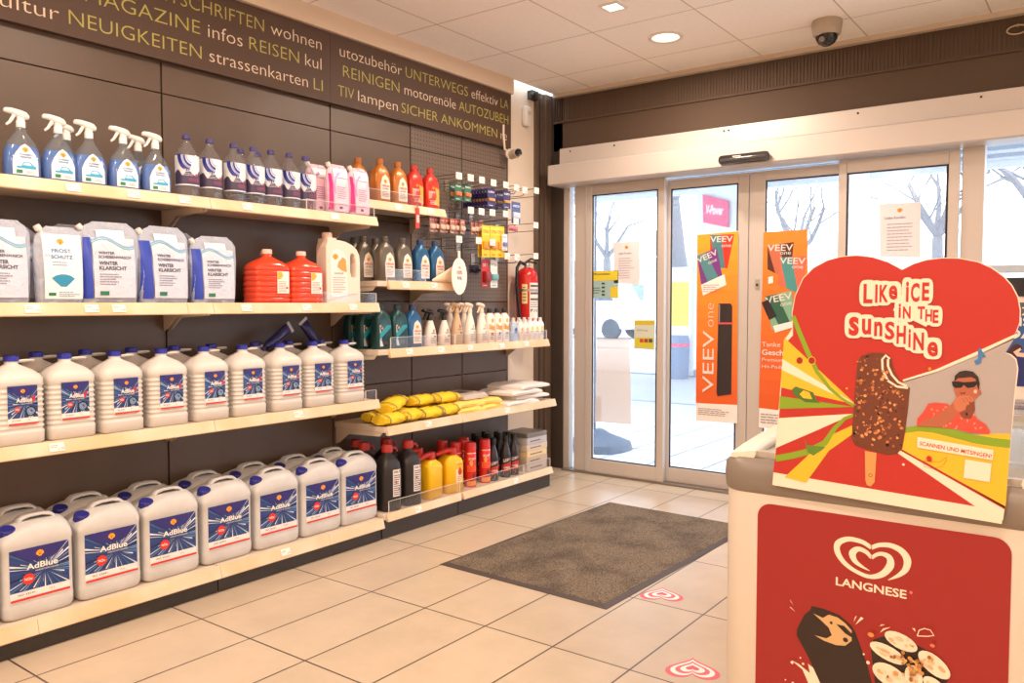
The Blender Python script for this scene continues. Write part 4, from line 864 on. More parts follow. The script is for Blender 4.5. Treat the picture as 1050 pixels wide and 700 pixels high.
y, z = hk(3); hang(navy, y-.01, z, -3.25, -3.06, 9, 'navy blister pack in the dense row')
y, z = hk(4); hang(navy, y+.01, z, -3.20, -3.05, 4, 'navy blister pack right of the dense row')
gr = Proto(card('green_pack', .06, .10, (52, 110, 84), gbox((222, 120, 70), .3), ct('FRESH', (240, 240, 230), (30, 92, 70))), 'hanging pack', 'green hanging packs')
y, z = hk(0); hang(gr, y+.03, z, -3.12, -3.08, 2, 'green hanging pack on the first upper hook')
y, z = hk(1); hang(gr, y+.01, z, -3.12, -3.08, 2, 'green hanging pack on the second upper hook')
bl = Proto(card('blue_pack', .09, .135, (74, 98, 150), gbox((190, 205, 225), .35), ct('WISCH', (235, 240, 250), (60, 80, 150))), 'hanging pack', None)
p = at(529, 207, 0, -3.06); bl.put((p.x, p.y, p.z), 'blue card hanging right of the navy blister packs', group=False)
rb = Proto(card('bulb_pack', .055, .085, (150, 104, 86), gbox((226, 190, 170), .4), ct('H7', (240, 220, 210), (190, 70, 50))), 'hanging pack', 'brown bulb packs in a row')
for k in range(7):
    p = at(443+k*5.2, 222+k*.5, 0, -3.08-.01*(k % 2)); rb.put((p.x, p.y, p.z), 'small reddish brown bulb pack, %s from the left below the red oil bottles' % ORD[k], rz=.2)
for k in range(3):
    p = at(485+k*4, 226, 0, -3.10); rb.put((p.x, p.y, p.z), 'small reddish brown bulb pack left of the yellow cards, %s of three' % ORD[k], rz=.2)
# the row rests on a wire rail
p0 = at(437, 221, 0, -3.09); p1 = at(500, 227, 0, -3.09)
t = empty('wire_rail', (WX, p0.y, p0.z)); tag(t, 'thin wire rail carrying the small bulb packs', 'rail')
mb = MB(); mb.tube([(-3.09-WX, 0, .0), (-3.09-WX, p1.y-p0.y, .0)], .003, wire, 6); mb.build('rod', t)
mb = MB(); 
for y in (.05, p1.y-p0.y-.05): mb.tube([(.002, y, 0), (-3.09-WX, y, 0)], .003, wire, 6)
mb.build('support', t)
ye = Proto(card('air_freshener_card', .075, .19, (226, 196, 40), gbox((236, 150, 50), .3), ct('CITRUS', (200, 60, 40), (246, 214, 60))), 'hanging card', 'yellow air freshener cards')
for k, (u, v) in enumerate(((498, 231), (506.5, 231.5), (513.5, 232))):
    p = at(u, v, 0, -3.07); 
    for j in range(2): ye.put((p.x-.03*j-.001*k, p.y, p.z), 'tall yellow air freshener card, %s from left, %s' % (ORD[k], ('in front', 'behind the front one')[j]))
wc = Proto(card('white_card', .055, .10, (226, 222, 230), gbox((110, 120, 180), .3), ct('DUFT', (90, 90, 160), (236, 236, 244))), 'hanging card', None)
p = at(517.5, 240, 0, -3.06); wc.put((p.x, p.y, p.z), 'white card with blue blob hanging right of the yellow cards', group=False)
rc = Proto(card('pink_card', .10, .03, (206, 120, 130), gbox((190, 70, 90), .4), ct('PEN', (240, 220, 220), (200, 80, 100))), 'hanging card', None)
p = at(526, 232, 0, -3.05); rc.put((p.x, p.y, p.z), 'flat pink pack lying on a hook above the extinguisher', group=False)
lamps_ = Proto(card('warning_triangle_box', .07, .17, (196, 40, 42), gbox((150, 30, 34), .5, .03), ct('SET', (240, 230, 230), (214, 50, 50))), 'box', None)
p = at(497.5, 266, 0, -3.12); lamps_.put((p.x, p.y, p.z), 'red box hanging on the perforated panel below the yellow cards', group=False)
w2 = Proto(card('white_card', .07, .17, (222, 226, 224), gbox((120, 180, 190), .3, .02), ct('TÜV', (60, 120, 130), (240, 240, 240))), 'hanging card', None)
p = at(506.5, 266.5, 0, -3.11); w2.put((p.x, p.y, p.z), 'white and teal card hanging right beside the red box', group=False)
dk = Proto(card('dark_pack', .09, .05, (60, 60, 74), gbox((40, 42, 60), .5, .03), ct('TAPE', (150, 150, 170), (50, 50, 66))), 'hanging pack', None)
p = at(486, 272, 0, -3.18); dk.put((p.x, p.y, p.z), 'dark pack hanging left of the red box', group=False)
# round dangler and its cone shaped holder
g = empty('shelf_dangler'); p = at(471, 281, 0, -2.96); g.location = p; tag(g, 'white round dangler sign with red print at the end of the oil shelf', 'sign')
g.rotation_euler.z = .28
mb = MB(); rr = .103
pts = [(rr*math.sin(t), rr*math.cos(t)-.012) for t in [2*PI*i/24 for i in range(24)]]
mb.prism(pts, lambda q: (-.0015, q[0], q[1]), lambda q: (.0015, q[0], q[1]), M((246, 238, 228), .5)); mb.build('disc', g)
mb = MB(); mb.box(-.001, .001, -.018, .012, .07, .13, M((240, 226, 206), .5)); mb.tube([(0, 0, .12), (0, 0, .17)], .0012, wire, 5); mb.build('strap', g)
mb = MB(); a = Art(mb, lambda y, z, h: (.0016+h, y, z)); a.text('100%', -.035, .0, .035, .02, M((200, 60, 60)), off=.03); a.text('MOBIL', -.03, -.03, .035, .018, M((120, 110, 150)), off=.03); a.text('OIL', -.02, .03, .02, .014, M((200, 90, 80)), off=.02); mb.build('print', g)
g = empty('paper_cone'); p = at(456, 289, 0, -2.99); g.location = p; tag(g, 'cream folded paper cone lying at the end of the blue oil bottle shelf', 'paper cone')
g.location.z = ZR2+.002
mb = MB(); mb.loft([[(r*math.cos(t)*.4, y, .002+r+r*math.sin(t)) for t in [2*PI*k/12 for k in range(12)]] for y, r in ((-.10, .006), (.07, .045))], M((240, 214, 184), .6)); mb.build('cone', g)
mb = MB(); mb.loft([[(r*math.cos(t)*.4, y, .002+r+r*math.sin(t)) for t in [2*PI*k/12 for k in range(12)]] for y, r in ((.071, .044), (.085, .047))], M((206, 120, 70), .6)); mb.build('rim', g)
g = empty('hanging_sachet'); p = at(428, 211, 0, -3.05); g.location = p; tag(g, 'narrow red sachet hanging from the edge of the small top shelf', 'sachet')
mb = MB(); mb.loft([ell(.03, .003, 4, -.01), ell(.032, .006, 4, -.03), ell(.032, .006, 4, -.10), ell(.03, .002, 4, -.12)][::-1], M((214, 60, 50), .35)); mb.build('packet', g); mb = MB(); Art(mb, lambda y, z, h: (.0035+h, y, z)).rect(-.010, -.09, .010, -.05, M((244, 200, 190))); mb.build('print', g); mb = MB(); mb.box(-.001, .001, -.004, .004, -.012, .012, wire); mb.build('hanger', g)

# ---------------------------------------------------------------- fire extinguisher, cameras, alarm box
g = empty('fire_extinguisher', (-3.235, 4.56, 1.0)); tag(g, 'red fire extinguisher with black hose on the wall beside the door', 'fire extinguisher'); rm = M((200, 34, 34), .25)
g.location = (-3.25, 4.53, 1.02)
mb = MB(); mb.lathe([(0, .06), (.005, .072), (.01, .075), (.36, .075), (.395, .066), (.418, .04), (.425, .024)], rm, 28); mb.build('cylinder', g)
mb = MB(); mb.lathe([(.425, .02), (.445, .022), (.455, .016)], STEEL, 14); mb.tube([(0, -.01, .45), (0, .02, .465), (0, .075, .455)], .007, BLACK, 8); mb.tube([(0, -.01, .46), (0, .03, .485), (0, .085, .478)], .007, BLACK, 8); mb.build('valve_handle', g, label='black lever handle')
mb = MB(); mb.tube([(.0, -.012, .445), (.02, -.06, .46), (.04, -.092, .42), (.045, -.098, .32), (.05, -.085, .16), (.05, -.07, .04)], .011, BLACK, 10); mb.lathe([(-.03, .014), (.04, .012)], BLACK, 12, (.05, -.07, .02)); mb.build('hose', g, label='black rubber hose')
mb = MB(); a = Art(mb, lambda s_, z, h: ((.0755+h)*math.cos(s_/.0755), (.0755+h)*math.sin(s_/.0755), z)); a.rect(-.015, .08, .075, .32, M((236, 228, 222), .4), 10); a.rect(-.068, .18, -.03, .31, M((240, 220, 150), .4), 5); a.up(2)
for zz_ in (.30, .25, .21): a.rect(-.01, zz_-.008, .07, zz_+.006, M((90, 84, 84)), 8)
a.lines(-.01, .07, .195, .15, 3, M((120, 110, 110))); a.text('P.12', -.008, .125, .06, .018, BLACK, off=.03); a.lines(-.064, -.034, .30, .19, 5, M((120, 110, 90))); mb.build('product_label', g)
mb = MB(); mb.box(-.11, -.07, -.03, .03, .25, .30, STEEL); mb.loft([[(.078*math.cos(t), .078*math.sin(t), z) for t in [2*PI*k/24 for k in range(24)]] for z in (.262, .278)], STEEL, (0, 0)); mb.build('wall_bracket', g); g.rotation_euler.z = -.5
g = empty('bullet_camera'); g.location = at(527, 158, 0, -3.24); tag(g, 'white bullet security camera with black lens under the banner end', 'security camera')
wcm = M((226, 214, 200), .35)
mb = MB(); T = Matrix.Rotation(-.45, 4, 'Z')
mb.loft([[(x, r*math.cos(t), r*math.sin(t)) for t in [2*PI*k/20 for k in range(20)]] for x, r in ((-.04, .02), (-.03, .03), (.05, .031), (.062, .028))], wcm, T=T); mb.build('body', g)
mb = MB(); mb.loft([[(x, r*math.cos(t), r*math.sin(t)) for t in [2*PI*k/20 for k in range(20)]] for x, r in ((.061, .027), (.066, .026), (.064, .012), (.064, .001))], M((20, 20, 24), .15), T=T); mb.build('lens', g)
mb = MB(); mb.tube([(-.03, 0, .01), (-.04, -.05, .03), (-.05, -.05, .12), (-.05, -.05, .19)], .008, wcm, 8); mb.lathe([(0, .028), (.008, .026)], wcm, 16, T=Matrix.Translation((-.03, -.02, .0)) @ Matrix.Rotation(-PI/2, 4, 'Y')); mb.build('bracket_arm', g)
g = empty('alarm_sensor', (-3.36, 4.65, 2.50)); tag(g, 'small white alarm sensor on the wall beside the banner', 'sensor')
mb = MB(); mb.loft([ell(.06, .03, -.01, -.07), ell(.07, .045, -.015, -.05), ell(.07, .045, -.015, .05), ell(.06, .03, -.01, .065)], WHITE, T=Matrix.Translation((.022, 0, 0))); mb.build('housing', g, bevel=.003)
mb = MB(); mb.box(.0445, .047, -.018, .018, .005, .03, M((205, 200, 195), .2)); mb.build('lens', g, bevel=.001)
g = empty('black_bracket', (-3.355, 4.74, 2.63)); tag(g, 'small black bracket in the ceiling corner by the brown cladding', 'bracket')
mb = MB(); mb.box(-.004, .04, -.055, .02, -.005, .055, DARK); mb.tube([(.03, -.05, .02), (.06, -.05, .02)], .018, DARK, 12); mb.build('block', g, bevel=.003)

# ================================================================== mat and floor stickers
def matmat():
    m = bpy.data.materials.new('mat_pile'); m.use_nodes = True; nt = m.node_tree; b = nt.nodes['Principled BSDF']; tc = nt.nodes.new('ShaderNodeTexCoord')
    n1 = nt.nodes.new('ShaderNodeTexNoise'); n1.inputs['Scale'].default_value = 260; n1.inputs['Detail'].default_value = 3
    n2 = nt.nodes.new('ShaderNodeTexNoise'); n2.inputs['Scale'].default_value = 4.5; n2.inputs['Detail'].default_value = 6
    for n in (n1, n2): nt.links.new(tc.outputs['Object'], n.inputs['Vector'])
    r1 = nt.nodes.new('ShaderNodeValToRGB'); r1.color_ramp.elements[0].position = .38; r1.color_ramp.elements[1].position = .62
    r1.color_ramp.elements[0].color = (*lin((62, 50, 40)), 1); r1.color_ramp.elements[1].color = (*lin((146, 130, 110)), 1)
    mr = nt.nodes.new('ShaderNodeMapRange'); mr.inputs[1].default_value = .35; mr.inputs[2].default_value = .55; mr.inputs[3].default_value = .55; mr.inputs[4].default_value = 1
    vm = nt.nodes.new('ShaderNodeVectorMath'); vm.operation = 'SCALE'
    nt.links.new(n1.outputs[0], r1.inputs[0]); nt.links.new(n2.outputs[0], mr.inputs[0]); nt.links.new(r1.outputs[0], vm.inputs[0]); nt.links.new(mr.outputs[0], vm.inputs[3]); nt.links.new(vm.outputs[0], b.inputs['Base Color'])
    b.inputs['Roughness'].default_value = .95; bp = nt.nodes.new('ShaderNodeBump'); bp.inputs['Strength'].default_value = .8; bp.inputs['Distance'].default_value = .004; nt.links.new(n1.outputs[0], bp.inputs['Height']); nt.links.new(bp.outputs[0], b.inputs['Normal']); return m
t = empty('entrance_mat', (-2.01, 3.50, 0), -.025); tag(t, 'brown speckled entrance mat with dark rubber border before the sliding doors', 'mat')
mb = MB(); mb.box(-.42, .42, -.72, .72, .001, .010, matmat()); mb.build('pile', t, bevel=.003)
mb = MB(); rub = M((74, 66, 64), .6)
o4 = [(-.447, -.747), (.447, -.747), (.447, .747), (-.447, .747)]; i4 = [(-.42, -.72), (.42, -.72), (.42, .72), (-.42, .72)]
mb.add([(x, y, .0005) for x, y in o4]+[(x, y, .002) for x, y in o4]+[(x, y, .008) for x, y in i4], [f for i in range(4) for f in ((i, (i+1) % 4, 4+(i+1) % 4, 4+i), (4+i, 4+(i+1) % 4, 8+(i+1) % 4, 8+i))], rub); mb.build('rubber_border', t)
def heart(k, n=40, a=0):
    a += PI
    out = []
    for i in range(n):
        t = 2*PI*i/n; x = 16*math.sin(t)**3; y = 13*math.cos(t)-5*math.cos(2*t)-2*math.cos(3*t)-math.cos(4*t)
        x *= k/16; y = (y+2)*k/16; out.append((x*math.cos(a)-y*math.sin(a), x*math.sin(a)+y*math.cos(a)))
    return out
for (x, y, l, an) in ((-1.485, 3.03, 'pink and white heart sticker on the floor touching the mat edge', .41), (-1.095, 2.465, 'pink and white heart sticker on the floor beside the freezer', .41)):
    t = empty('floor_sticker', (x, y, .0003)); tag(t, l, 'sticker', 'heart floor stickers')
    mb = MB(); mb.prism(heart(.088, a=an), lambda p: (p[0], p[1], 0), lambda p: (p[0], p[1], .0006), M((222, 96, 112), .5)); mb.build('sheet', t)
    mb = MB(); 
    for j, (k, c) in enumerate(((.072, (246, 236, 232)), (.056, (224, 100, 116)), (.040, (246, 236, 232)), (.022, (222, 90, 108)))): mb.add([(px, py, .0009+.0003*j) for px, py in heart(k, a=an)], [tuple(range(40))], M(c, .5))
    mb.build('rings', t)

# ================================================================== ice cream freezer
FY = 1.768; FX0, FX1, FL = -.728, -.06, 1.5
fw = FX1-FX0; fc = (FX0+FX1)/2
t = empty('ice_cream_freezer', (fc, FY, 0)); tag(t, 'cream chest freezer with red ice cream panel and glass lids', 'freezer')
fz = M((214, 204, 192), .35); lip = M((128, 117, 107), .4)
def frect(w0, z, r, dy=0): return [(x, y+FL/2+.005, z) for y, x, _ in [(b, a_, 0) for a_, b, _ in ell(w0, FL-2*dy, -r, 0, K=7)]] if False else [(px, py+FL/2, z) for py, px, _ in ell(w0, FL-2*dy, -r, 0, 0, 0, 7)]
mb = MB(); mb.loft([frect(fw-.03, .05, .05, .012), frect(fw-.01, .06, .055, .006), frect(fw-.01, .785, .055, .006)], fz, (1, 0)); 
mb.build('cabinet', t)
mb = MB(); mb.loft([frect(fw-.01, .776, .055, .006), frect(fw, .784, .06, .0), frect(fw+.004, .81, .062, -.002), frect(fw, .838, .06, .0), frect(fw-.03, .852, .05, .014), frect(fw-.06, .853, .04, .03), frect(fw-.085, .84, .035, .042)], lip, (0, 0)); mb.build('rim', t, label='grey beige rounded rim')
mb = MB(); mb.loft([frect(fw-.085, .84, .035, .042), frect(fw-.09, .45, .03, .045)], M((220, 214, 206), .5), (0, 1)); mb.build('inner_liner', t)
for sx in (-1, 1):
    for yy in (.1, FL-.1):
        mb = MB(); mb.cyl((sx*.24-.012, yy, .028), (sx*.24+.012, yy, .028), .028, DARK); mb.box(sx*.24-.02, sx*.24+.02, yy-.02, yy+.02, .03, .06, STEEL); mb.build('caster', t)
# arched side rails of the lid
def arch(y): k = max(0, min(1, y/FL)); return .85+.045*math.sin(PI*k)**.7
for sx in (-1, 1):
    mb = MB(); loops = []
    for i in range(21):
        y = .02+(FL-.04)*i/20; z = arch(y); x0 = sx*(fw/2-.022); x1 = sx*(fw/2-.075)
        loops.append([(x0, y, z-.006), (x0, y, z+.004), (x1, y, z+.014), (x1-sx*.004, y, z+.006), (x1, y, z-.006)])
    mb.loft(loops, M((236, 224, 208), .25)); mb.build('lid_rail', t)
for j, (a_, b_, dz) in enumerate(((.03, FL*.54, .004), (FL*.46, FL-.03, .016))):
    mb = MB(); n = 12; w = fw/2-.076
    mb.loft([[(x, a_+(b_-a_)*i/n, arch(a_+(b_-a_)*i/n)+dz*.5) for x in (-w, w)] for i in range(n+1)], film((244, 250, 252), .04, .9), (0, 0), closed=False); o = mb.build('glass_lid', t)
    mb = MB()
    for yy in (a_, b_-.02): mb.box(-w, w, yy, yy+.022, arch(yy)+dz*.5-.004, arch(yy)+dz*.5+.008, M((190, 182, 172), .3, .3))
    e = mb.build('lid_frame', o)
# printed panel on the front
Qp = lambda u, v, Y: (lambda p: (p.x, p.z))(at(u, v, 1, Y))
def QL(l, Y): return [Qp(u, v, Y) for u, v in l]
PY = FY+.004
mb = MB(); redp = M((150, 33, 30), .4)
tl = Qp(777, 516, PY); trr = Qp(1038, 552, PY); x0, x1, zt, zb = tl[0], trr[0], (tl[1]+trr[1])/2, .11; r_ = .03
pl = [(x0+r_*(1-math.cos(a_)), zt-r_*(1-math.sin(a_))) for a_ in [PI/2*i/6 for i in range(7)]]+[(x1-r_*(1-math.sin(a_)), zt-r_*(1-math.cos(a_))) for a_ in [PI/2*i/6 for i in range(7)]]+[(x1, zb), (x0, zb)]
mb.prism(pl, lambda p: (p[0]-fc, .008, p[1]), lambda p: (p[0]-fc, .0045, p[1]), redp); mb.build('front_panel', t, label='red front panel')
mb = MB(); a = Art(mb, lambda x, z, h: (x-fc, .0045-h, z)); wl_ = M((240, 222, 200), .4)
lg = lambda l: [Qp(840+u/7.78, 535+v/7.78, PY) for u, v in l]
def lband(pts):
    P = lg([(p[0], p[1]) for p in pts]); sc = (lg([(500, 300)])[0][0]-lg([(400, 300)])[0][0])/100; 
    # smooth by Catmull-Rom
    out, ws = [], []
    for i in range(len(P)-1):
        p0, p1, p2, p3 = P[max(i-1, 0)], P[i], P[i+1], P[min(i+2, len(P)-1)]
        for k in range(5):
            t_ = k/5; f = lambda a0, a1, a2, a3: .5*((2*a1)+(-a0+a2)*t_+(2*a0-5*a1+4*a2-a3)*t_*t_+(-a0+3*a1-3*a2+a3)*t_**3)
            out.append((f(p0[0], p1[0], p2[0], p3[0]), f(p0[1], p1[1], p2[1], p3[1]))); ws.append((pts[i][2]*(1-t_)+pts[i+1][2]*t_)*sc)
    out.append(P[-1]); ws.append(pts[-1][2]*sc); a.band(out, ws, wl_)
lband([(415, 205, 34), (340, 158, 38), (230, 136, 42), (150, 170, 52), (146, 240, 50), (200, 325, 40), (290, 392, 34), (400, 436, 34), (500, 418, 50), (565, 350, 62), (560, 285, 50), (505, 255, 34), (455, 262, 30), (417, 288, 26)])
lband([(417, 288, 26), (375, 240, 36), (310, 215, 42), (265, 250, 60), (285, 310, 44), (340, 355, 24), (405, 390, 2)])
lband([(415, 205, 34), (480, 184, 36), (570, 188, 42), (655, 230, 52), (702, 300, 60), (690, 375, 50), (635, 425, 32), (550, 463, 3)])
a.up(); L0 = Qp(857, 599.5, PY); L1_ = Qp(929.5, 613.5, PY); a.text('LANGNESE', L0[0], (L0[1]+L1_[1])/2, L1_[0], .0175, wl_, off=.02); d = Qp(933, 608, PY); a.disc(d[0]+.002, d[1]+.002, .003, .003, M((230, 110, 100)), 12)
mb.build('lettering', t, label='cream heart logo and LANGNESE lettering')
mb = MB(); a = Art(mb, lambda x, z, h: (x-fc, .0045-h, z)); K = lambda l: [Qp(800+u/5.25, 610+v/5.25, PY) for u, v in l]
def K1(u, v): return K([(u, v)])[0]
sc5 = (K1(500, 200)[0]-K1(400, 200)[0])/100
choc = M((42, 26, 20), .4); caram = M((206, 168, 116), .5); crm = M((240, 222, 196), .5)
a.poly(K([(60, 350), (120, 400), (150, 470), (130, 560), (200, 640), (260, 560), (190, 400), (150, 370), (160, 420), (100, 370)]), crm); a.up()
a.poly(K([(170, 58), (240, 75), (320, 108), (385, 165), (405, 200), (430, 270), (470, 380), (500, 500), (560, 760), (330, 780), (215, 472), (150, 330), (88, 215), (92, 180), (130, 105), (160, 80)]), choc); a.up()
a.poly(K([(178, 98), (230, 122), (262, 104), (310, 120), (350, 150), (385, 190), (385, 245), (350, 272), (300, 268), (235, 244), (185, 215), (250, 232), (278, 215), (262, 175), (215, 130)]), caram); a.up()
a.poly(K([(302, 155), (345, 165), (390, 210), (398, 235), (350, 205)]), choc); a.disc(*K1(352, 240), 15*sc5, 14*sc5, choc, 10); a.disc(*K1(275, 148), 9*sc5, 9*sc5, choc, 8)
a.poly(K([(500, 240), (560, 220), (620, 225), (740, 270), (880, 350), (905, 440), (840, 640), (740, 800), (620, 700), (510, 470), (490, 300)]), choc); a.up()
for (cx, cy, rx, ry, ro) in ((650, 248, 88, 44, -.30), (580, 310, 100, 42, -.32), (590, 430, 95, 60, -.35), (830, 372, 92, 50, -.62), (720, 440, 46, 70, .1), (830, 480, 60, 36, -.5)):
    c_ = K1(cx, cy); a.disc(*c_, rx*sc5, ry*sc5, crm, 18, ro); a.up(); 
    rr_ = random.Random(int(cx)); [(a.disc(c_[0]+rx*rr_.uniform(-.6, .6)*sc5, c_[1]+ry*rr_.uniform(-.4, .4)*sc5, rx*rr_.uniform(.1, .25)*sc5, ry*rr_.uniform(.12, .28)*sc5, M(rr_.choice([(226, 192, 156), (214, 170, 128), (232, 208, 178)])), 9, ro), a.up(.2)) for q_ in range(7)]
a.up(); rnd = random.Random(4)
for k in range(46):
    c_ = K1(720+rnd.gauss(0, 55), 365+rnd.gauss(0, 42)); a.disc(*c_, rnd.uniform(6, 15)*sc5, rnd.uniform(5, 12)*sc5, M(rnd.choice([(204, 150, 84), (178, 120, 60), (222, 176, 110), (150, 96, 50)])), 6, rnd.uniform(0, 3)); a.up(.2)
for l in ([(60, 22), (62, 20), (82, 55)], [(58, 58), (62, 56), (88, 84)], [(410, 108), (418, 106), (400, 140)], [(410, 152), (440, 110), (455, 118)], [(540, 160), (550, 150), (570, 152)], [(542, 195), (560, 172), (600, 165), (565, 180)], [(715, 170), (730, 172), (732, 190)]): a.poly(K(l), crm)
lo = K([(742, 212), (752, 182), (780, 172), (812, 180), (832, 210), (800, 214), (742, 212)]); a.band(lo, 5*sc5, crm)
a.disc(*K1(493, 206), 18*sc5, 14*sc5, M((206, 140, 70)), 7); a.disc(*K1(824, 264), 13*sc5, 10*sc5, M((206, 120, 70)), 7)
for (u, v, r0) in ((70, 355, 9), (130, 362, 7), (115, 330, 5), (35, 448, 5), (75, 465, 8), (455, 310, 6), (478, 355, 10)): a.disc(*K1(u, v), r0*sc5, r0*sc5, crm, 10)
mb.build('picture', t, label='printed picture of a dark chocolate ice cream and a cone')
# packets in the freezer
rnd = random.Random(9)
cols = [((132, 186, 60), (240, 220, 90)), ((236, 214, 120), (200, 90, 60)), ((240, 240, 240), (90, 160, 80)), ((110, 170, 70), (250, 250, 240))]
protos = []
for c, c2 in cols:
    g = empty('ice_cream_packet'); mb = MB(); mb.loft([ell(.07, .004, 5, 0), ell(.066, .022, 2.6, .015), ell(.066, .028, 2.4, .06), ell(.066, .022, 2.6, .11), ell(.07, .004, 5, .125)], M(c, .3)); mb.build('wrapper', g)
    mb = MB(); a = Art(mb, lambda y, z, h: (.0145+h, y, z)); a.poly([(-.02, .04), (.02, .045), (.024, .085), (-.016, .08)], M(c2)); mb.build('print', g); protos.append(Proto(g, 'ice cream packet', 'ice cream packets in the freezer'))
cn = [('green', 'yellow'), ('yellow', 'red'), ('white', 'green'), ('olive green', 'white')]
k = 0
for j, yy in enumerate((1.90, 2.02, 2.14)):
    for i in range(5):
        q = k % 4; x = fc-.22+.11*i
        protos[q].put((x+rnd.uniform(-.01, .01), yy, .70), '%s packet with %s patch, %s from left in %s row inside the freezer' % (cn[q][0], cn[q][1], ORD[i], ('the front', 'the second', 'the third')[j]), rot=(rnd.uniform(-.15, .15), 1.25, 1.3+rnd.uniform(-.3, .3))); k += 1
t2 = empty('freezer_basket', (fc, 1.83, 0)); tag(t2, 'white wire basket under the packets inside the freezer', 'basket')
mb = MB()
for i in range(12): mb.tube([(-.27+i*.049, .0, .82), (-.27+i*.049, .0, .655), (-.27+i*.049, .42, .655), (-.27+i*.049, .42, .82)], .002, WHITE, 5)
mb.build('wires', t2); mb = MB(); mb.tube([(-.275, 0, .82), (.275, 0, .82), (.275, .42, .82), (-.275, .42, .82)], .004, WHITE, 6, closed=True); mb.box(-.27, .27, .0, .42, .648, .653, WHITE); mb.build('rim', t2)

# ================================================================== heart topped cardboard sign on the freezer
CY = 1.752
t = empty('cardboard_sign', (fc, CY, .79)); tag(t, 'red heart-topped cardboard ice cream sign standing at the front edge of the freezer', 'advertising sign')
RED = M((180, 42, 34), .45); YEL = M((244, 184, 44), .45); GRN = M((128, 160, 34), .45); CRD = M((246, 222, 202), .5); GRY = M((168, 160, 160), .5); SKIN = M((172, 96, 70), .5); DRD = M((170, 36, 30), .5)
C_ = lambda l: QL(l, CY)
lobe = [(812.5, 336), (812, 320), (815, 303), (823, 285), (834, 274), (848, 266.5), (862, 262.6), (878, 261.3), (894, 263), (910, 268), (925, 276), (937, 270), (950, 266), (966, 264), (984, 264.3), (1003, 268), (1017, 274), (1030, 283.5), (1038, 292.5), (1044, 304), (1046.5, 318), (1046, 330), (1043, 338)]
outl = lobe+[(1037, 350), (1030, 361), (1037, 363.5), (1042, 368), (1044, 378), (1041, 405), (1036, 455), (1031, 510), (1027, 537), (792, 497), (796, 450), (800, 400), (804, 348), (809, 342)]
mb = MB(); o_ = C_(outl); mb.prism(o_, lambda p: (p[0]-fc, .0, p[1]-.79), lambda p: (p[0]-fc, .005, p[1]-.79), CRD); mb.build('board', t)
mb = MB(); mb.prism([(0, 0), (.12, 0), (0, .32)], lambda p: (.0, .006+p[0]*.0+p[0], .07+p[1]), lambda p: (.004, .006+p[0], .07+p[1]), CRD); mb.build('rear_strut', t)
mb = MB(); a = Art(mb, lambda x, z, h: (x-fc, -h, z-.79), .00008, .0003)
def shrink(l, k=.994): 
    cx, cy = 920, 400; return [(cx+(u-cx)*k, cy+(v-cy)*k) for u, v in l]
base = shrink(lobe)+[(1040, 345), (968, 376), (925, 400), (1033, 455), (1030, 524), (792.8, 484), (797, 450), (801, 400), (805, 352), (813, 344)]
a.poly(C_(base), RED); a.up()
a.poly(C_([(926, 389), (960, 378.5), (1000, 361), (1043, 341.5), (1043, 346), (1001, 365), (962, 381), (926, 392)]), CRD)
a.poly(C_([(926, 391), (962, 380.5), (1001, 364.5), (1041, 345.5), (1031, 361.5), (1037, 364.5), (1041.5, 369), (1043, 378), (1040, 405), (1036, 455), (985, 449), (926, 445)]), GRY); a.up()
a.poly(C_([(918, 445), (940, 442), (965, 441), (1000, 446), (1025, 444), (1036, 445), (1035.5, 460), (1031, 521), (990, 497), (950, 474), (922, 460)]), YEL)
a.poly(C_([(922, 459), (1031, 519), (1030.5, 523), (922, 461)]), DRD); a.up()
a.poly(C_([(922, 461), (1030, 522), (1028.5, 533), (1019, 532), (920, 464)]), CRD)
gp_ = C_([(908, 447), (925, 441.5), (942, 439), (958, 440), (978, 444.5), (1000, 450), (1018, 453), (1036, 455)]); a.band(gp_, [.010, .010, .012, .014, .016, .017, .016, .016], GRN); a.up()
# rays on the left
a.poly(C_([(804.5, 346), (876, 413), (860, 407), (802, 372)]), YEL); a.up(); a.poly(C_([(802.5, 368), (877, 414), (801.5, 380)]), CRD); a.up(); a.poly(C_([(801.5, 379), (877, 414.5), (800.8, 397)]), YEL)
a.up(); a.poly(C_([(799.8, 406), (876, 417), (799, 419)]), GRN); a.poly(C_([(798.5, 428.5), (876, 424), (840, 440), (796, 459)]), CRD)
a.poly(C_([(873.8, 436), (850, 447), (804.6, 489), (826.4, 494.7), (850, 462), (874, 445)]), YEL); a.up()
a.band(C_([(813.5, 324), (820, 341), (828, 360), (838, 381), (851, 398), (864, 409), (876, 416)]), [.009, .010, .010, .009, .007, .006, .005], GRN)
a.band(C_([(795.5, 470), (812, 467), (828, 463), (846, 454), (856, 439), (866, 429), (876, 425)]), [.014, .014, .013, .012, .009, .007, .006], GRN); a.up()
sun = M((150, 30, 26)); 
for u in (820, 832.5): a.disc(*Qp(u, 369.5, CY), .008, .0085, YEL, 16)
a.up()
for u in (820, 832.5): a.disc(*Qp(u, 369.5, CY), .0068, .0072, sun, 16)
a.poly(C_([(812, 399), (816, 396), (834, 402), (838, 411), (842, 413), (826, 412), (814, 405)]), M((70, 110, 40))); a.up(); a.poly(C_([(820, 404), (824, 400), (830, 402), (833, 409), (824, 408)]), YEL)
a.poly(C_([(825, 450), (828, 456), (836, 457), (847, 458), (842, 462), (834, 467), (828, 463)]), M((92, 130, 40))); a.up()
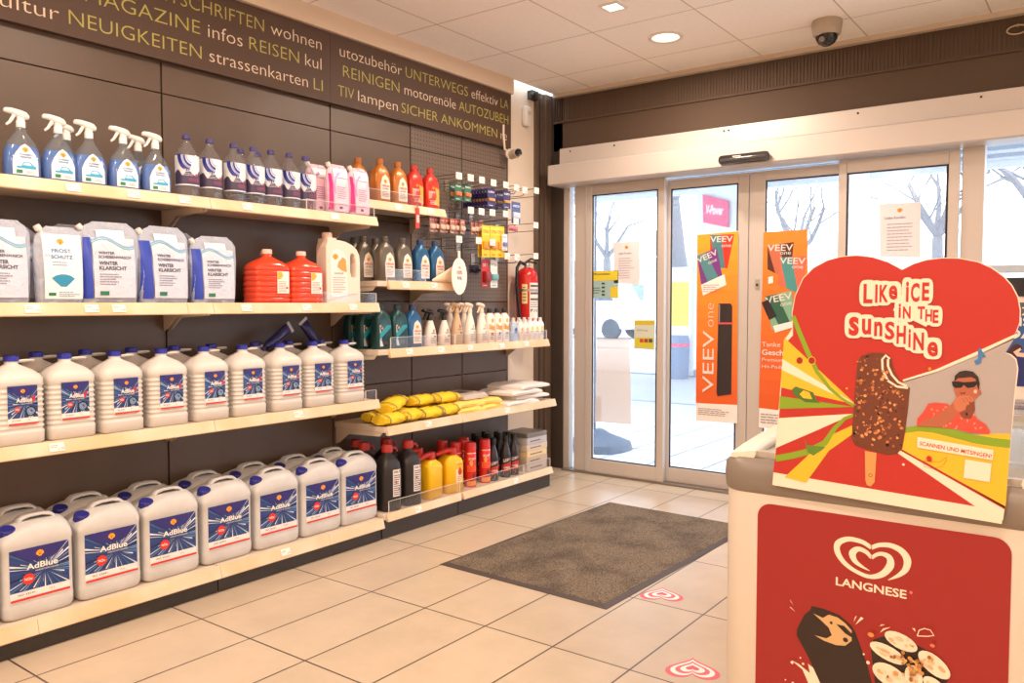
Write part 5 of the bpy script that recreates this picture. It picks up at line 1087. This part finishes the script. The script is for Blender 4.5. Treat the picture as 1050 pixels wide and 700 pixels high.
# warm glow of print behind the ice cream, popsicle and stick
a.poly(C_([(887, 462), (899, 464), (897, 494), (893, 498.5), (889, 497), (887.5, 492)]), M((214, 150, 86))); a.up(); a.ring(*Qp(892.6, 487, CY), .0028, .004, M((120, 76, 40)), 12); a.up()
pc = lambda l: [Qp(860+u/4.378, 350+v/4.378, CY) for u, v in l]
a.poly(pc([(85, 92), (102, 64), (150, 50), (200, 52), (228, 60), (240, 82), (248, 130), (280, 182), (320, 208), (312, 300), (300, 400), (286, 478), (262, 505), (218, 508), (140, 488), (75, 465), (58, 435), (66, 330), (76, 200)]), M((104, 52, 30), .5)); a.up()
a.band(pc([(230, 78), (212, 62), (196, 80), (198, 128), (222, 176), (262, 202), (312, 208)]), .0042, CRD); a.band(pc([(222, 80), (222, 110), (240, 150), (268, 182), (306, 200)]), .0042, CRD); a.up()
rnd = random.Random(12)
def inpop(u, v): return 70+(.06*(300-v)) < u < 300-.06*(v-200) and 62 < v < 492-(.18*(290-u) if u < 290 else 0) and not (u > 185+ max(0, (v-60))*.45 and v < 215)
n = 0
while n < 190:
    u, v = rnd.uniform(60, 315), rnd.uniform(55, 500)
    if inpop(u, v):
        c_ = pc([(u, v)])[0]; r0 = rnd.uniform(.0012, .0042); a.disc(*c_, r0, r0*rnd.uniform(.5, 1), M(rnd.choice([(206, 130, 74), (226, 160, 100), (170, 96, 56), (66, 30, 18), (190, 110, 70)])), 5, rnd.uniform(0, 3)); n += 1
a.up(); a.disc(*Qp(926.5, 476, CY), .0025, .0025, CRD, 10); a.disc(*Qp(868.5, 398, CY), .002, .002, YEL, 8); a.disc(*Qp(953.5, 378, CY), .003, .003, M((244, 150, 40)), 10)
a.poly(C_([(1003, 358), (1005, 356), (1008, 361), (1011, 366), (1007, 366), (1006, 372), (1001, 374), (999, 370), (1003, 368)]), M((60, 120, 180)))
# person in the printed photo: sunglasses, red shirt, hand at the chin
mc = lambda l: [Qp(930+u/5, 360+v/5, CY) for u, v in l]
SH_ = M((206, 74, 60), .5)
a.up(); a.poly(mc([(50, 385), (54, 345), (85, 310), (110, 268), (150, 262), (205, 268), (240, 290), (345, 318), (360, 345), (405, 375), (428, 410), (422, 424), (325, 418), (250, 398), (150, 388)]), SH_); a.up()
for k in range(22): c_ = mc([(rnd.uniform(95, 400), rnd.uniform(285, 400))])[0]; (a.disc(*c_, .003, .0015, M((236, 140, 120)), 6, rnd.uniform(0, 3)) if c_[1] < mc([(0, 300)])[0][1]+.02 else None)
a.poly(mc([(252, 235), (345, 230), (350, 300), (330, 345), (285, 345), (262, 300)]), M((128, 66, 48))); a.up()
a.poly(mc([(240, 150), (262, 118), (310, 108), (352, 120), (372, 150), (372, 195), (366, 228), (345, 250), (300, 262), (268, 250), (250, 225), (240, 190)]), SKIN); a.up()
a.poly(mc([(244, 156), (246, 125), (270, 104), (300, 98), (340, 104), (366, 130), (374, 165), (370, 200), (362, 182), (352, 142), (330, 132), (290, 136), (262, 138)]), M((46, 30, 26)))
a.disc(*mc([(370, 212)])[0], .004, .005, SKIN, 10); a.disc(*mc([(352, 206)])[0], .003, .0038, M((230, 190, 180)), 10); a.up()
a.poly(mc([(230, 155), (262, 153), (290, 158), (330, 156), (362, 152), (364, 165), (345, 184), (312, 188), (292, 172), (280, 186), (250, 188), (236, 178)]), M((24, 20, 24)))
a.poly(mc([(272, 206), (285, 214), (298, 206), (300, 218), (276, 220)]), M((120, 50, 44))); a.up()
a.poly(mc([(60, 384), (70, 362), (150, 330), (215, 285), (240, 258), (290, 300), (265, 315), (225, 360), (180, 388)]), SKIN); a.up()
a.poly(mc([(238, 262), (250, 238), (275, 228), (318, 226), (338, 238), (345, 256), (332, 262), (318, 254), (322, 272), (306, 276), (300, 300), (270, 312), (248, 296)]), M((190, 112, 84))); a.up()
for l in ([(284, 240), (300, 262)], [(300, 236), (316, 256)], [(318, 234), (332, 250)]): a.band(mc(l), .0008, M((120, 62, 44)))
a.poly(C_([(941, 447.5), (1019, 461), (1018, 471.5), (940.5, 458.5)]), CRD); a.up()
A0, A1 = Qp(943, 456, CY), Qp(1017, 469.5, CY); a.text('SCANNEN UND MITSINGEN!', A0[0], A0[1], A1[0], .0078, M((196, 44, 40)), off=.02, rot=math.atan2(A1[1]-A0[1], A1[0]-A0[0]))
a.poly(C_([(990, 470.5), (1017, 475), (1015, 494), (988, 489.5)]), CRD)
a.disc(*Qp(953, 470, CY), .005, .006, M((190, 40, 30)), 12, .4); bl_ = C_([(946, 472), (948, 478), (956, 480), (966, 478), (971, 471), (971, 468), (964, 473), (955, 473)]); a.band(bl_+bl_[:1], .0007, M((150, 110, 20)))
a.up(4)
# slogan with cream outline
LET = [('L', 885.5, 895, 310, 19), ('I', 897.5, 900, 309.5, 18), ('K', 902, 911, 309, 17), ('e', 911.5, 920.5, 306, 13.5), ('i', 929, 932, 308.5, 20), ('C', 934, 943, 308.5, 18.5), ('E', 945.5, 953, 307.5, 18),
       ('i', 921.5, 924, 325, 14), ('N', 926, 934, 326, 12), ('T', 941, 948.5, 326.5, 12.5), ('H', 949, 956, 329, 12), ('E', 956.5, 962.5, 330.5, 13),
       ('s', 870.5, 881, 342.5, 18), ('u', 884, 893.5, 341.5, 15), ('n', 896.5, 905, 343.5, 14), ('S', 907.5, 917.5, 347, 17.5), ('H', 919.5, 929, 351.5, 18), ('i', 931.5, 934, 355, 18), ('N', 936.5, 947.5, 358, 17.5), ('e', 951, 962, 364, 14)]
for ch, u0, u1, vb, cp in LET:
    p0 = Qp((u0+u1)/2, vb-cp/2, CY); p1 = Qp(u1+4.2, vb-cp/2, CY); p2 = Qp((u0+u1)/2, vb-cp-4.2, CY); rx, ry = p1[0]-p0[0], p2[1]-p0[1]
    a.poly([(p0[0]+rx*math.copysign(abs(math.cos(q))**.6, math.cos(q)), p0[1]+ry*math.copysign(abs(math.sin(q))**.6, math.sin(q))) for q in [2*PI*i/24 for i in range(24)]], CRD); a.up(.1)
a.poly(C_([(926, 300), (960, 318), (950, 335), (916, 318)]), CRD); a.up()
for ch, u0, u1, vb, cp in LET:
    p0 = Qp(u0, vb, CY); p1 = Qp(u1, vb, CY); p2 = Qp(u0, vb-cp, CY); gh = max(q[1] for q in glyphs(ch, .035)[0]); a.text(ch, p0[0], p0[1], p1[0], (p2[1]-p0[1])*.73/gh, M((186, 42, 36), .45), off=.035)
mb.build('print', t, label='printed slogan, ice cream bar and coloured rays')

# ================================================================== posters on the doors
GY = 4.895
def sheet(name, pts, Y, label, cat, m, th=.0015, artf=None, group=None):
    P = QL(pts, Y); cx = sum(p[0] for p in P)/len(P); cz = min(p[1] for p in P)
    t = empty(name, (cx, Y, cz)); tag(t, label, cat, group)
    mb = MB(); mb.prism(P, lambda p: (p[0]-cx, 0, p[1]-cz), lambda p: (p[0]-cx, th, p[1]-cz), m); mb.build('sheet', t)
    if artf:
        mb = MB(); a = Art(mb, lambda x, z, h: (x-cx, -h, z-cz), .0004, .0005); artf(a, lambda l: QL(l, Y), lambda u, v: Qp(u, v, Y)); mb.build('print', t)
    return t
OR = M((232, 110, 30), .45); AM = M((246, 170, 40), .45); PW_ = M((244, 240, 238), .5)
def packart(a, C, pts, c1, c2, txt=True):
    a.poly(C(pts), M(c1, .4)); a.up()
    (x0, y0), (x1, y1), (x2, y2), (x3, y3) = pts
    mid = lambda p, q, k: (p[0]+(q[0]-p[0])*k, p[1]+(q[1]-p[1])*k)
    a.poly(C([mid(pts[0], pts[1], .0), mid(pts[0], pts[1], .45), mid(pts[3], pts[2], .85), mid(pts[3], pts[2], .35)]), M(c2, .4)); a.up()
    P = C([mid(pts[0], pts[3], .22), mid(pts[1], pts[2], .22)]); L = math.hypot(P[1][0]-P[0][0], P[1][1]-P[0][1]); r_ = math.atan2(P[1][1]-P[0][1], P[1][0]-P[0][0])
    a.text('VEEV', P[0][0], P[0][1], P[0][0]+L, L*.26, WHITE, off=.01, rot=r_)
    P = C([mid(pts[0], pts[3], .38), mid(pts[1], pts[2], .38)]); a.text('one', P[0][0]+L*.5*math.cos(r_), P[0][1]+L*.5*math.sin(r_), P[0][0]+L*.5*math.cos(r_)+L*.42, L*.16, WHITE, rot=r_)
    a.up()
def blend(a, C, pts_t, pts_b, c0, c1, n=12):
    """printed colour run of the poster, in narrow stripes"""
    for i in range(n):
        k0, k1 = i/n, (i+1)/n; f = lambda p, q, k: (p[0]+(q[0]-p[0])*k, p[1]+(q[1]-p[1])*k)
        a.poly(C([f(pts_t[0], pts_b[0], k0), f(pts_t[1], pts_b[1], k0), f(pts_t[1], pts_b[1], k1), f(pts_t[0], pts_b[0], k1)]), M(tuple(round(c0[j]+(c1[j]-c0[j])*(i+.5)/n) for j in range(3)), .5))
    a.up()
def veev1(a, C, Q):
    blend(a, C, [(715, 241), (757, 237)], [(713.5, 413), (756, 415)], (246, 170, 44), (226, 96, 40))
    packart(a, C, [(728, 241), (753, 240), (746, 275), (729, 274)], (214, 56, 44), (76, 130, 140))
    packart(a, C, [(715, 262), (735, 254), (741, 284), (720, 298)], (120, 60, 140), (84, 140, 150))
    a.poly(C([(719, 292), (743, 281), (745, 292), (721, 303)]), PW_); a.up(); P = C([(721, 300)])[0]; a.lines(P[0], P[0]+.13, P[1]+.0, P[1]+.055, 4, M((200, 120, 110)))
    a.poly(C([(737, 311), (749.5, 311), (751, 314), (750, 404), (736, 406), (735, 403)]), M((52, 44, 46), .3)); a.up(); a.poly(C([(736.8, 330.5), (751, 330.5), (751, 332.3), (736.8, 332.3)]), M((226, 80, 90))); a.poly(C([(737.5, 312), (738.5, 312), (738.2, 330), (737.2, 330)]), M((170, 150, 150)))
    p0 = Q(731.5, 403); p1 = Q(731.5, 339); a.text('VEEV', p0[0], p0[1], p0[0]+(p1[1]-p0[1]), .078, WHITE, off=.0, rot=PI/2)
    p0 = Q(732, 335); p1 = Q(732, 311); a.text('one', p0[0], p0[1], p0[0]+(p1[1]-p0[1]), .062, WHITE, off=-.02, rot=PI/2)
    P0 = C([(716, 425)])[0]; P1 = C([(750, 420)])[0]; a.lines(P0[0], P1[0], P0[1], P1[1], 4, M((150, 140, 140)))
sheet('poster', [(715, 240), (757, 236.5), (756, 434), (713.5, 431)], GY+.048, 'orange poster with upright black device on the second door leaf', 'poster', PW_, artf=veev1)
def veev2(a, C, Q):
    blend(a, C, [(783, 238), (828, 235)], [(778, 418), (828, 424)], (240, 140, 40), (222, 92, 38))
    packart(a, C, [(787, 252), (814, 248), (810, 288), (787, 276)], (88, 44, 36), (200, 110, 80))
    packart(a, C, [(800, 264), (827, 262), (822, 302), (798, 292)], (228, 108, 84), (72, 150, 150))
    packart(a, C, [(784, 304), (812, 298), (816, 334), (792, 338)], (130, 180, 150), (46, 100, 80))
    a.poly(C([(781, 310), (788, 307), (797, 324), (789, 328)]), M((40, 30, 34))); a.up(); a.poly(C([(788, 284), (793, 283), (793, 290), (788, 291)]), PW_)
    a.poly(C([(793, 334), (817, 328), (818, 334), (795, 341)]), PW_)
    p0 = Q(781.5, 355); p1 = Q(800.5, 355); a.text('Tanke', p0[0], p0[1], p1[0], .03, WHITE, off=.0)
    p0 = Q(781.5, 363.5); p1 = Q(812, 363.5); a.text('Geschmack', p0[0], p0[1], p1[0]+.07, .034, WHITE, off=.02)
    p0 = Q(781.5, 370); a.text('Premium in', p0[0], p0[1], p0[0]+.17, .022, WHITE); p0 = Q(781.5, 377); a.text('Hit-Pods', p0[0], p0[1], p0[0]+.13, .022, WHITE)
    P0 = C([(780, 434)])[0]; P1 = C([(796, 424)])[0]; a.lines(P0[0], P0[0]+.25, P0[1], P1[1], 4, M((150, 140, 140)))
sheet('poster', [(783, 238), (828, 235), (829, 445), (778, 438)], GY+.048, 'orange poster with three packs on the third door leaf', 'poster', PW_, artf=veev2)
def notice(u0, v0, u1, v1):
    def f(a, C, Q):
        p = Q((u0+u1)/2, v0+(v1-v0)*.12); pecten(a, p[0], p[1], .012); q0, q1 = Q(u0+(u1-u0)*.2, v0+(v1-v0)*.22), Q(u0+(u1-u0)*.8, v1-(v1-v0)*.12)
        a.text('Liebe Kunden', Q(u0+(u1-u0)*.25, 0)[0], q0[1]-.02, Q(u0+(u1-u0)*.75, 0)[0], .016, M((110, 110, 130))); a.lines(q0[0], q1[0], q0[1]-.04, q1[1], 9, M((170, 165, 180)), .3)
    return f
thin = M((240, 236, 240), .6, alpha=.88)
sheet('paper_notice', [(629, 248.5), (656, 247), (656, 292), (629.5, 290)], 4.913, 'white paper notice with yellow emblem on the left door leaf', 'notice', thin, artf=notice(629, 248.5, 656, 291))
sheet('paper_notice', [(901.5, 209), (944, 207), (944, 264), (902, 263.5)], 4.913, 'white paper notice with yellow emblem on the right door leaf', 'notice', thin, artf=notice(901.5, 209, 944, 264))
def opening(a, C, Q):
    a.poly(C([(607, 278.2), (633.5, 277.4), (633.5, 287), (607, 288)]), M((226, 208, 60), .5)); a.poly(C([(626, 294), (634, 294), (634, 305), (626, 305)]), M((226, 208, 60), .5)); a.up()
    p = Q(607.5, 282); a.text('Öffnungszeiten', p[0], p[1], Q(627, 0)[0], .014, M((60, 70, 60)), off=.02)
    for v in (291.5, 295.5, 299.5, 303): p = Q(617, v); a.rect(p[0], p[1], p[0]+.025, p[1]+.012, M((50, 60, 60)))
    p = Q(608, 297); a.lines(p[0], p[0]+.07, p[1]+.02, p[1]-.03, 3, M((60, 90, 90)))
sheet('opening_hours_sign', [(606.5, 278), (634, 277), (634, 306), (606.5, 305)], 4.913, 'teal and yellow opening hours sticker on the left door leaf', 'sticker', M((160, 196, 196), .5), artf=opening)
def pay(a, C, Q):
    a.poly(C([(650.5, 328.5), (671, 328.5), (671, 333), (650.5, 333)]), M((206, 190, 50))); a.poly(C([(651, 346), (670, 346), (670, 357), (651, 356)]), M((206, 200, 60))); a.up()
    for i, c in enumerate(((190, 70, 60), (160, 60, 60), (70, 80, 110))): p = Q(656+4.6*i, 351); a.rect(p[0], p[1], p[0]+.028, p[1]+.025, M(c))
    p = Q(653, 339); a.text('Zahlung', p[0], p[1], p[0]+.08, .012, M((90, 110, 120)))
sheet('payment_sticker', [(650.5, 328), (671.5, 328), (671, 359), (650, 357)], 4.913, 'small yellow card payment sticker on the left door leaf', 'sticker', M((206, 214, 200), .5), artf=pay)
sheet('frosted_sheet', [(612, 347), (646, 347), (647, 435), (610, 432)], 4.913, 'large plain translucent sheet low on the left door leaf', 'sheet', M((236, 230, 226), .6, alpha=.55))
sheet('paper_square', [(663, 237), (676, 236), (676, 262), (663, 262)], 4.913, 'small pale blue paper near the top right of the left door leaf', 'paper', M((206, 224, 230), .6, alpha=.6))

# ---------------------------------------------------------------- display behind the freezer
t = empty('poster_stand', (-.12, 4.60, 0)); tag(t, 'dark-topped display stand with blue poster behind the freezer', 'display stand')
mb = MB(); mb.box(-.33, .5, 0, .12, 1.235, 1.325, M((26, 26, 32), .4)); mb.build('top_box', t, bevel=.006)
mb = MB(); mb.box(-.33, .5, .01, .10, .02, 1.235, M((226, 214, 204), .5)); mb.box(-.34, .51, -.06, .2, 0, .02, DARK); mb.build('body', t, bevel=.004)
mb = MB(); a = Art(mb, lambda x, z, h: (x+.12, .009-h, z), .0006)
a.rect(-.44, .80, .37, 1.205, M((50, 88, 150), .5)); a.up(); a.rect(-.44, 1.14, .37, 1.205, M((84, 92, 104), .5)); a.rect(-.44, .80, .37, .95, M((34, 44, 110), .5)); a.up()
p = Qp(1045, 334, 4.6); a.text('IST', p[0], p[1], p[0]+.085, .042, WHITE, off=.02); p = Qp(1042, 346.5, 4.6); a.text('DAS', Qp(1040, 346, 4.6)[0]-.03, p[1], Qp(1040, 346, 4.6)[0]+.12, .045, WHITE, off=.02); p = Qp(1047, 323, 4.6); a.text('Z', p[0], p[1], p[0]+.05, .04, WHITE, off=.02)
wv = lambda l: [Qp(1015+u/7.77, 310+v/7.77, 4.6) for u, v in l]
a.poly(wv([(108, 405), (150, 385), (175, 345), (215, 330), (250, 345), (262, 370), (232, 385), (200, 410), (215, 440), (160, 415)]), M((70, 34, 30))); a.up(); a.poly(wv([(185, 395), (240, 362), (250, 375), (225, 400), (300, 405), (300, 440), (215, 430)]), M((232, 196, 180)))
mb.build('poster_print', t, label='blue poster with white letters')

# ================================================================== outside
gm = bpy.data.materials.new('asphalt'); gm.use_nodes = True; nt = gm.node_tree; b = nt.nodes['Principled BSDF']; b.inputs['Roughness'].default_value = .9
tc = nt.nodes.new('ShaderNodeTexCoord'); n1 = nt.nodes.new('ShaderNodeTexNoise'); n1.inputs['Scale'].default_value = 1.2; n1.inputs['Detail'].default_value = 6; mx = nt.nodes.new('ShaderNodeMix'); mx.data_type = 'RGBA'
mx.inputs[6].default_value = (.42, .44, .47, 1); mx.inputs[7].default_value = (.56, .57, .58, 1); nt.links.new(tc.outputs['Object'], n1.inputs['Vector']); nt.links.new(n1.outputs[0], mx.inputs[0]); nt.links.new(mx.outputs[2], b.inputs['Base Color'])
mb = MB(); mb.box(-60, 60, 5.02, 90, -.12, -.02, gm); struct(mb.build('ground'))
pav = brickmat((190, 192, 196), (120, 122, 128), .4, .4, .01, rough=.9)
mb = MB(); mb.box(-12, 6, 5.02, 7.6, -.02, -.002, pav); struct(mb.build('pavement'))
for i, (p, q, w) in enumerate((((-9, 9.3), (-3, 9.1), .06), ((-12, 13.0), (-2, 12.6), .12), ((-14, 20), (4, 19.5), .15))):
    mb = MB(); mb.box(p[0], q[0], min(p[1], q[1]), min(p[1], q[1])+w, -.019, .0 if i else -.012, M((150, 154, 160), .8)); struct(mb.build('kerb'))
cm_ = M((196, 202, 212), .6)
# station canopy
t = empty('station_canopy', (-2, 9.6, 3.3)); tag(t, 'pale fuel station canopy roof seen at the top of the doors', 'canopy')
mb = MB(); mb.box(-14, 14, -2.2, 4.4, .0, .45, cm_); mb.build('roof', t); 
mb = MB()
for k in range(10): mb.box(-14, 14, -2.1+k*.65, -2.04+k*.65, -.05, 0, M((150, 158, 170), .6))
mb.build('soffit_rib', t)
mb = MB(); mb.box(-14, 14, 4.38, 4.5, -.1, .5, M((214, 218, 226), .5)); mb.build('fascia', t)
def column(x, y, w, h, label):
    t = empty('canopy_column', (x, y, -.02)); tag(t, label, 'column', 'canopy columns')
    mb = MB(); mb.box(-w/2, w/2, -w/2, w/2, 0, h+.02, M((222, 226, 232), .5)); mb.build('shaft', t, bevel=.01)
    mb = MB(); mb.box(-w/2-.08, w/2+.08, -w/2-.08, w/2+.08, 0, .12, M((190, 194, 200), .8)); mb.build('plinth', t); return t
c0 = at(736, 372, 1, 13); column(c0.x+.05, 13.2, .75, 3.3, 'wide white canopy column carrying the glare-pale red sign'); c0 = at(881, 250, 1, 9.5); column(c0.x, 9.5, .16, 3.3, 'slim pale canopy post seen through the right door leaf')
Pv = lambda l: QL(l, 12.75)
t = sheet('station_sign', [(720.5, 199), (746.5, 206), (746, 233), (721, 228)], 12.75, 'red fuel sign painted glare-pale with white lettering on the wide canopy column', 'sign', M((232, 70, 110), .5), th=.05,  # red sign coloured pink, overexposure put into the paint
      artf=lambda a, C, Q: (a.text('V-Power', Q(723, 221)[0], Q(723, 219)[1], Q(744, 0)[0], .15, WHITE, off=.04, rot=-.12), a.lines(Q(723, 0)[0], Q(738, 0)[0], Q(0, 224)[1], Q(0, 228)[1], 1, WHITE)))
for (pts, Y, lab, c, nm, cat) in (([(688, 288), (706.5, 288), (706.5, 333), (688, 333)], 12.6, 'yellow board on a white stand outside behind the second door leaf', (248, 206, 60), 'notice_board', 'board'),):
    P = QL(pts, Y); x0, x1, z0, z1 = P[0][0], P[1][0], P[2][1], P[0][1]; t = empty(nm, ((x0+x1)/2, Y, -.02)); tag(t, lab, cat); w = (x1-x0)/2
    mb = MB(); mb.box(-w-.04, w+.05, .0, .12, 0, z1+.25, M((228, 232, 238), .5)); mb.build('stand', t, bevel=.01); mb = MB(); mb.box(-w, w, -.02, -.001, z0, z1, M(c, .5)); mb.build('panel', t)
t = empty('litter_bin', at(694, 372, 1, 12.2)); t.location.z = -.02; tag(t, 'blue grey litter bin with red band painted glare-pale outside', 'bin')
mb = MB(); mb.loft([ell(.26, .30, -.04, 0), ell(.30, .34, -.05, .06), ell(.32, .36, -.05, .62), ell(.28, .32, -.05, .70)], M((120, 136, 164), .5), T=Matrix.Rotation(PI/2, 4, 'Z')); mb.build('bin_body', t)
mb = MB(); mb.loft([ell(.325, .365, -.05, .52), ell(.325, .365, -.05, .58)], M((224, 90, 120), .5), T=Matrix.Rotation(PI/2, 4, 'Z')); mb.build('band', t)  # red band given a washed-out pink to mimic outdoor overexposure
# dark stand with a rubber foot
p = at(622, 462, 2, 0); t = empty('flag_stand', (-3.92, 6.25, -.002)); tag(t, 'dark post on a wide blue grey base just outside the left door leaf', 'stand')
base_c = at(618, 460, 2, 0); t.location = (base_c.x-.05, base_c.y, -.002)
mb = MB(); mb.loft([ell(.55, .55, 2.5, 0), ell(.52, .52, 2.5, .06), ell(.20, .20, 2, .13), ell(.12, .12, 2, .16)], M((70, 84, 104), .6), (1, 1)); mb.build('foot', t)
mb = MB(); q = at(606, 440, 1, base_c.y); mb.tube([(q.x-base_c.x+.05, 0, .1), (q.x-base_c.x+.05, 0, 2.35)], .04, M((80, 96, 120), .5), 12); mb.box(q.x-base_c.x+.0, q.x-base_c.x+.12, -.05, .05, .24, .42, M((66, 80, 104), .6)); mb.build('post', t)
mb = MB(); mb.tube([(q.x-base_c.x+.05, 0, 2.1), (q.x-base_c.x+.28, 0, 2.28), (q.x-base_c.x-.35, 0, 2.45)], .018, M((110, 122, 140), .5), 8); mb.build('bracket', t)
# fence
t = empty('picket_fence', (-22, 30, 0)); tag(t, 'pale picket fence across the road beyond the parking', 'fence')
mb = MB(); fm_ = M((176, 190, 206), .7)
for z in (.25, 1.0): mb.box(-8, 14, .02, .06, z, z+.07, fm_)
mb.build('rail', t); mb = MB()
for k in range(90): mb.box(-8+k*.24, -8+k*.24+.10, -.02, .02, -.02, 1.15, fm_)
o = mb.build('pickets', t); o['kind'] = 'stuff'
def house(x, y, w, d, h, rh, c, rc, lab, wins, sgn=None):
    t = empty('house', (x, y, -.05)); tag(t, lab, 'building', 'distant buildings'); mb = MB(); mb.box(-w/2, w/2, 0, d, 0, h, M(c, .8)); mb.build('wall', t)
    mb = MB(); mb.prism([(-.3, h), (d+.3, h), (d/2, h+rh)], lambda p: (-w/2-.3, p[0], p[1]), lambda p: (w/2+.3, p[0], p[1]), M(rc, .8)); mb.build('roof', t)
    for i in range(wins): mb = MB(); xx = -w/2+w*(i+.5)/wins; mb.box(xx-.45, xx+.45, -.05, 0, h*.45, h*.75, M((120, 136, 156), .3)); mb.build('window', t)
house(-29, 44, 14, 8, 3.2, 1.0, (206, 208, 216), (150, 160, 176), 'low pale building beyond the fence behind the left door leaf', 5)
house(-9, 46, 16, 9, 3.0, .9, (214, 214, 220), (158, 164, 176), 'low pale building far behind the third door leaf', 6)
house(10, 44, 14, 8, 3.4, 1.2, (204, 206, 214), (146, 152, 168), 'low pale building far behind the right window', 5)
# parked light van
t = empty('van', (-15.2, 25, -.02)); tag(t, 'white van parked outside beyond the left door leaf', 'van')
mb = MB(); mb.prism([(-2.3, .35), (2.1, .35), (2.3, .6), (2.25, 1.15), (1.6, 1.3), (1.15, 2.0), (.8, 2.1), (-2.2, 2.1), (-2.3, 1.9)], lambda p: (p[0], -.9, p[1]), lambda p: (p[0], .9, p[1]), M((224, 228, 236), .3)); mb.build('body', t, bevel=.05)
mb = MB(); mb.prism([(1.5, 1.32), (1.12, 1.92), (.5, 1.92), (.5, 1.32)], lambda p: (p[0], -.91, p[1]), lambda p: (p[0], .91, p[1]), M((60, 70, 90), .1)); mb.build('window', t)
for xx in (-1.4, 1.4):
    for yy in (-.92, .74): mb = MB(); mb.cyl((xx, yy, .35), (xx, yy+.18, .35), .35, M((50, 54, 62), .7), seg=24); mb.build('wheel', t)
# bare trees
def tree(x, y, h, r, lab, seed, spread=.55, levels=6, lean=0):
    rnd = random.Random(seed); t = empty('bare_tree', (x, y, -.05)); tag(t, lab, 'tree', 'bare winter trees'); bm_ = M((112, 110, 114), .9)
    tr = MB(); br = MB(); top = Vector((lean, 0, h*.42)); mid = Vector((lean*.3, .1, h*.2))
    tr.tube([(0, 0, 0), mid, top], [r*1.2, r, r*.8], bm_, 12); tr.build('trunk', t)
    def grow(p, d, L, r0, lv):
        n = 3; pts = [p]; rad = [r0]; q = p.copy()
        for k in range(n):
            d = (d+Vector((rnd.uniform(-.22, .22), rnd.uniform(-.22, .22), rnd.uniform(-.05, .18)))).normalized(); q = q+d*(L/n); pts.append(q.copy()); rad.append(r0*(1-.45*(k+1)/n))
        br.tube(pts, rad, bm_, 6 if lv > 3 else 4, (0, 0))
        if lv > 0:
            for k in range(rnd.choice((2, 3, 3))):
                s0 = pts[rnd.choice((1, 2, 3, 3))]; ax = Vector((rnd.uniform(-1, 1), rnd.uniform(-1, 1), rnd.uniform(-.3, .6))).normalized()
                grow(s0, (d*(1-spread)+ax*spread).normalized(), L*rnd.uniform(.62, .85), rad[-1]*rnd.uniform(.6, .9), lv-1)
    for k in range(5): a_ = 2*PI*k/5+rnd.random(); grow(top, Vector((math.cos(a_)*.6, math.sin(a_)*.6, .8)).normalized(), h*.22, r*.55, levels-1)
    br.build('branches', t)
p = at(699, 300, 1, 17); tree(p.x, 17, 8.5, .20, 'large bare tree trunk behind the second door leaf', 5, lean=-.25)
p = at(820, 300, 1, 24); tree(p.x, 24, 6.5, .14, 'small bare tree behind the third door leaf', 8)
p = at(960, 300, 1, 22); tree(p.x, 22, 6.8, .15, 'bare tree behind the right door leaf', 11)
p = at(1040, 300, 1, 18); tree(p.x+.5, 18, 6.6, .16, 'bare tree behind the right window', 15, .6)
p = at(622, 300, 1, 33); tree(p.x, 33, 8, .2, 'bare tree far off behind the left door leaf', 21)
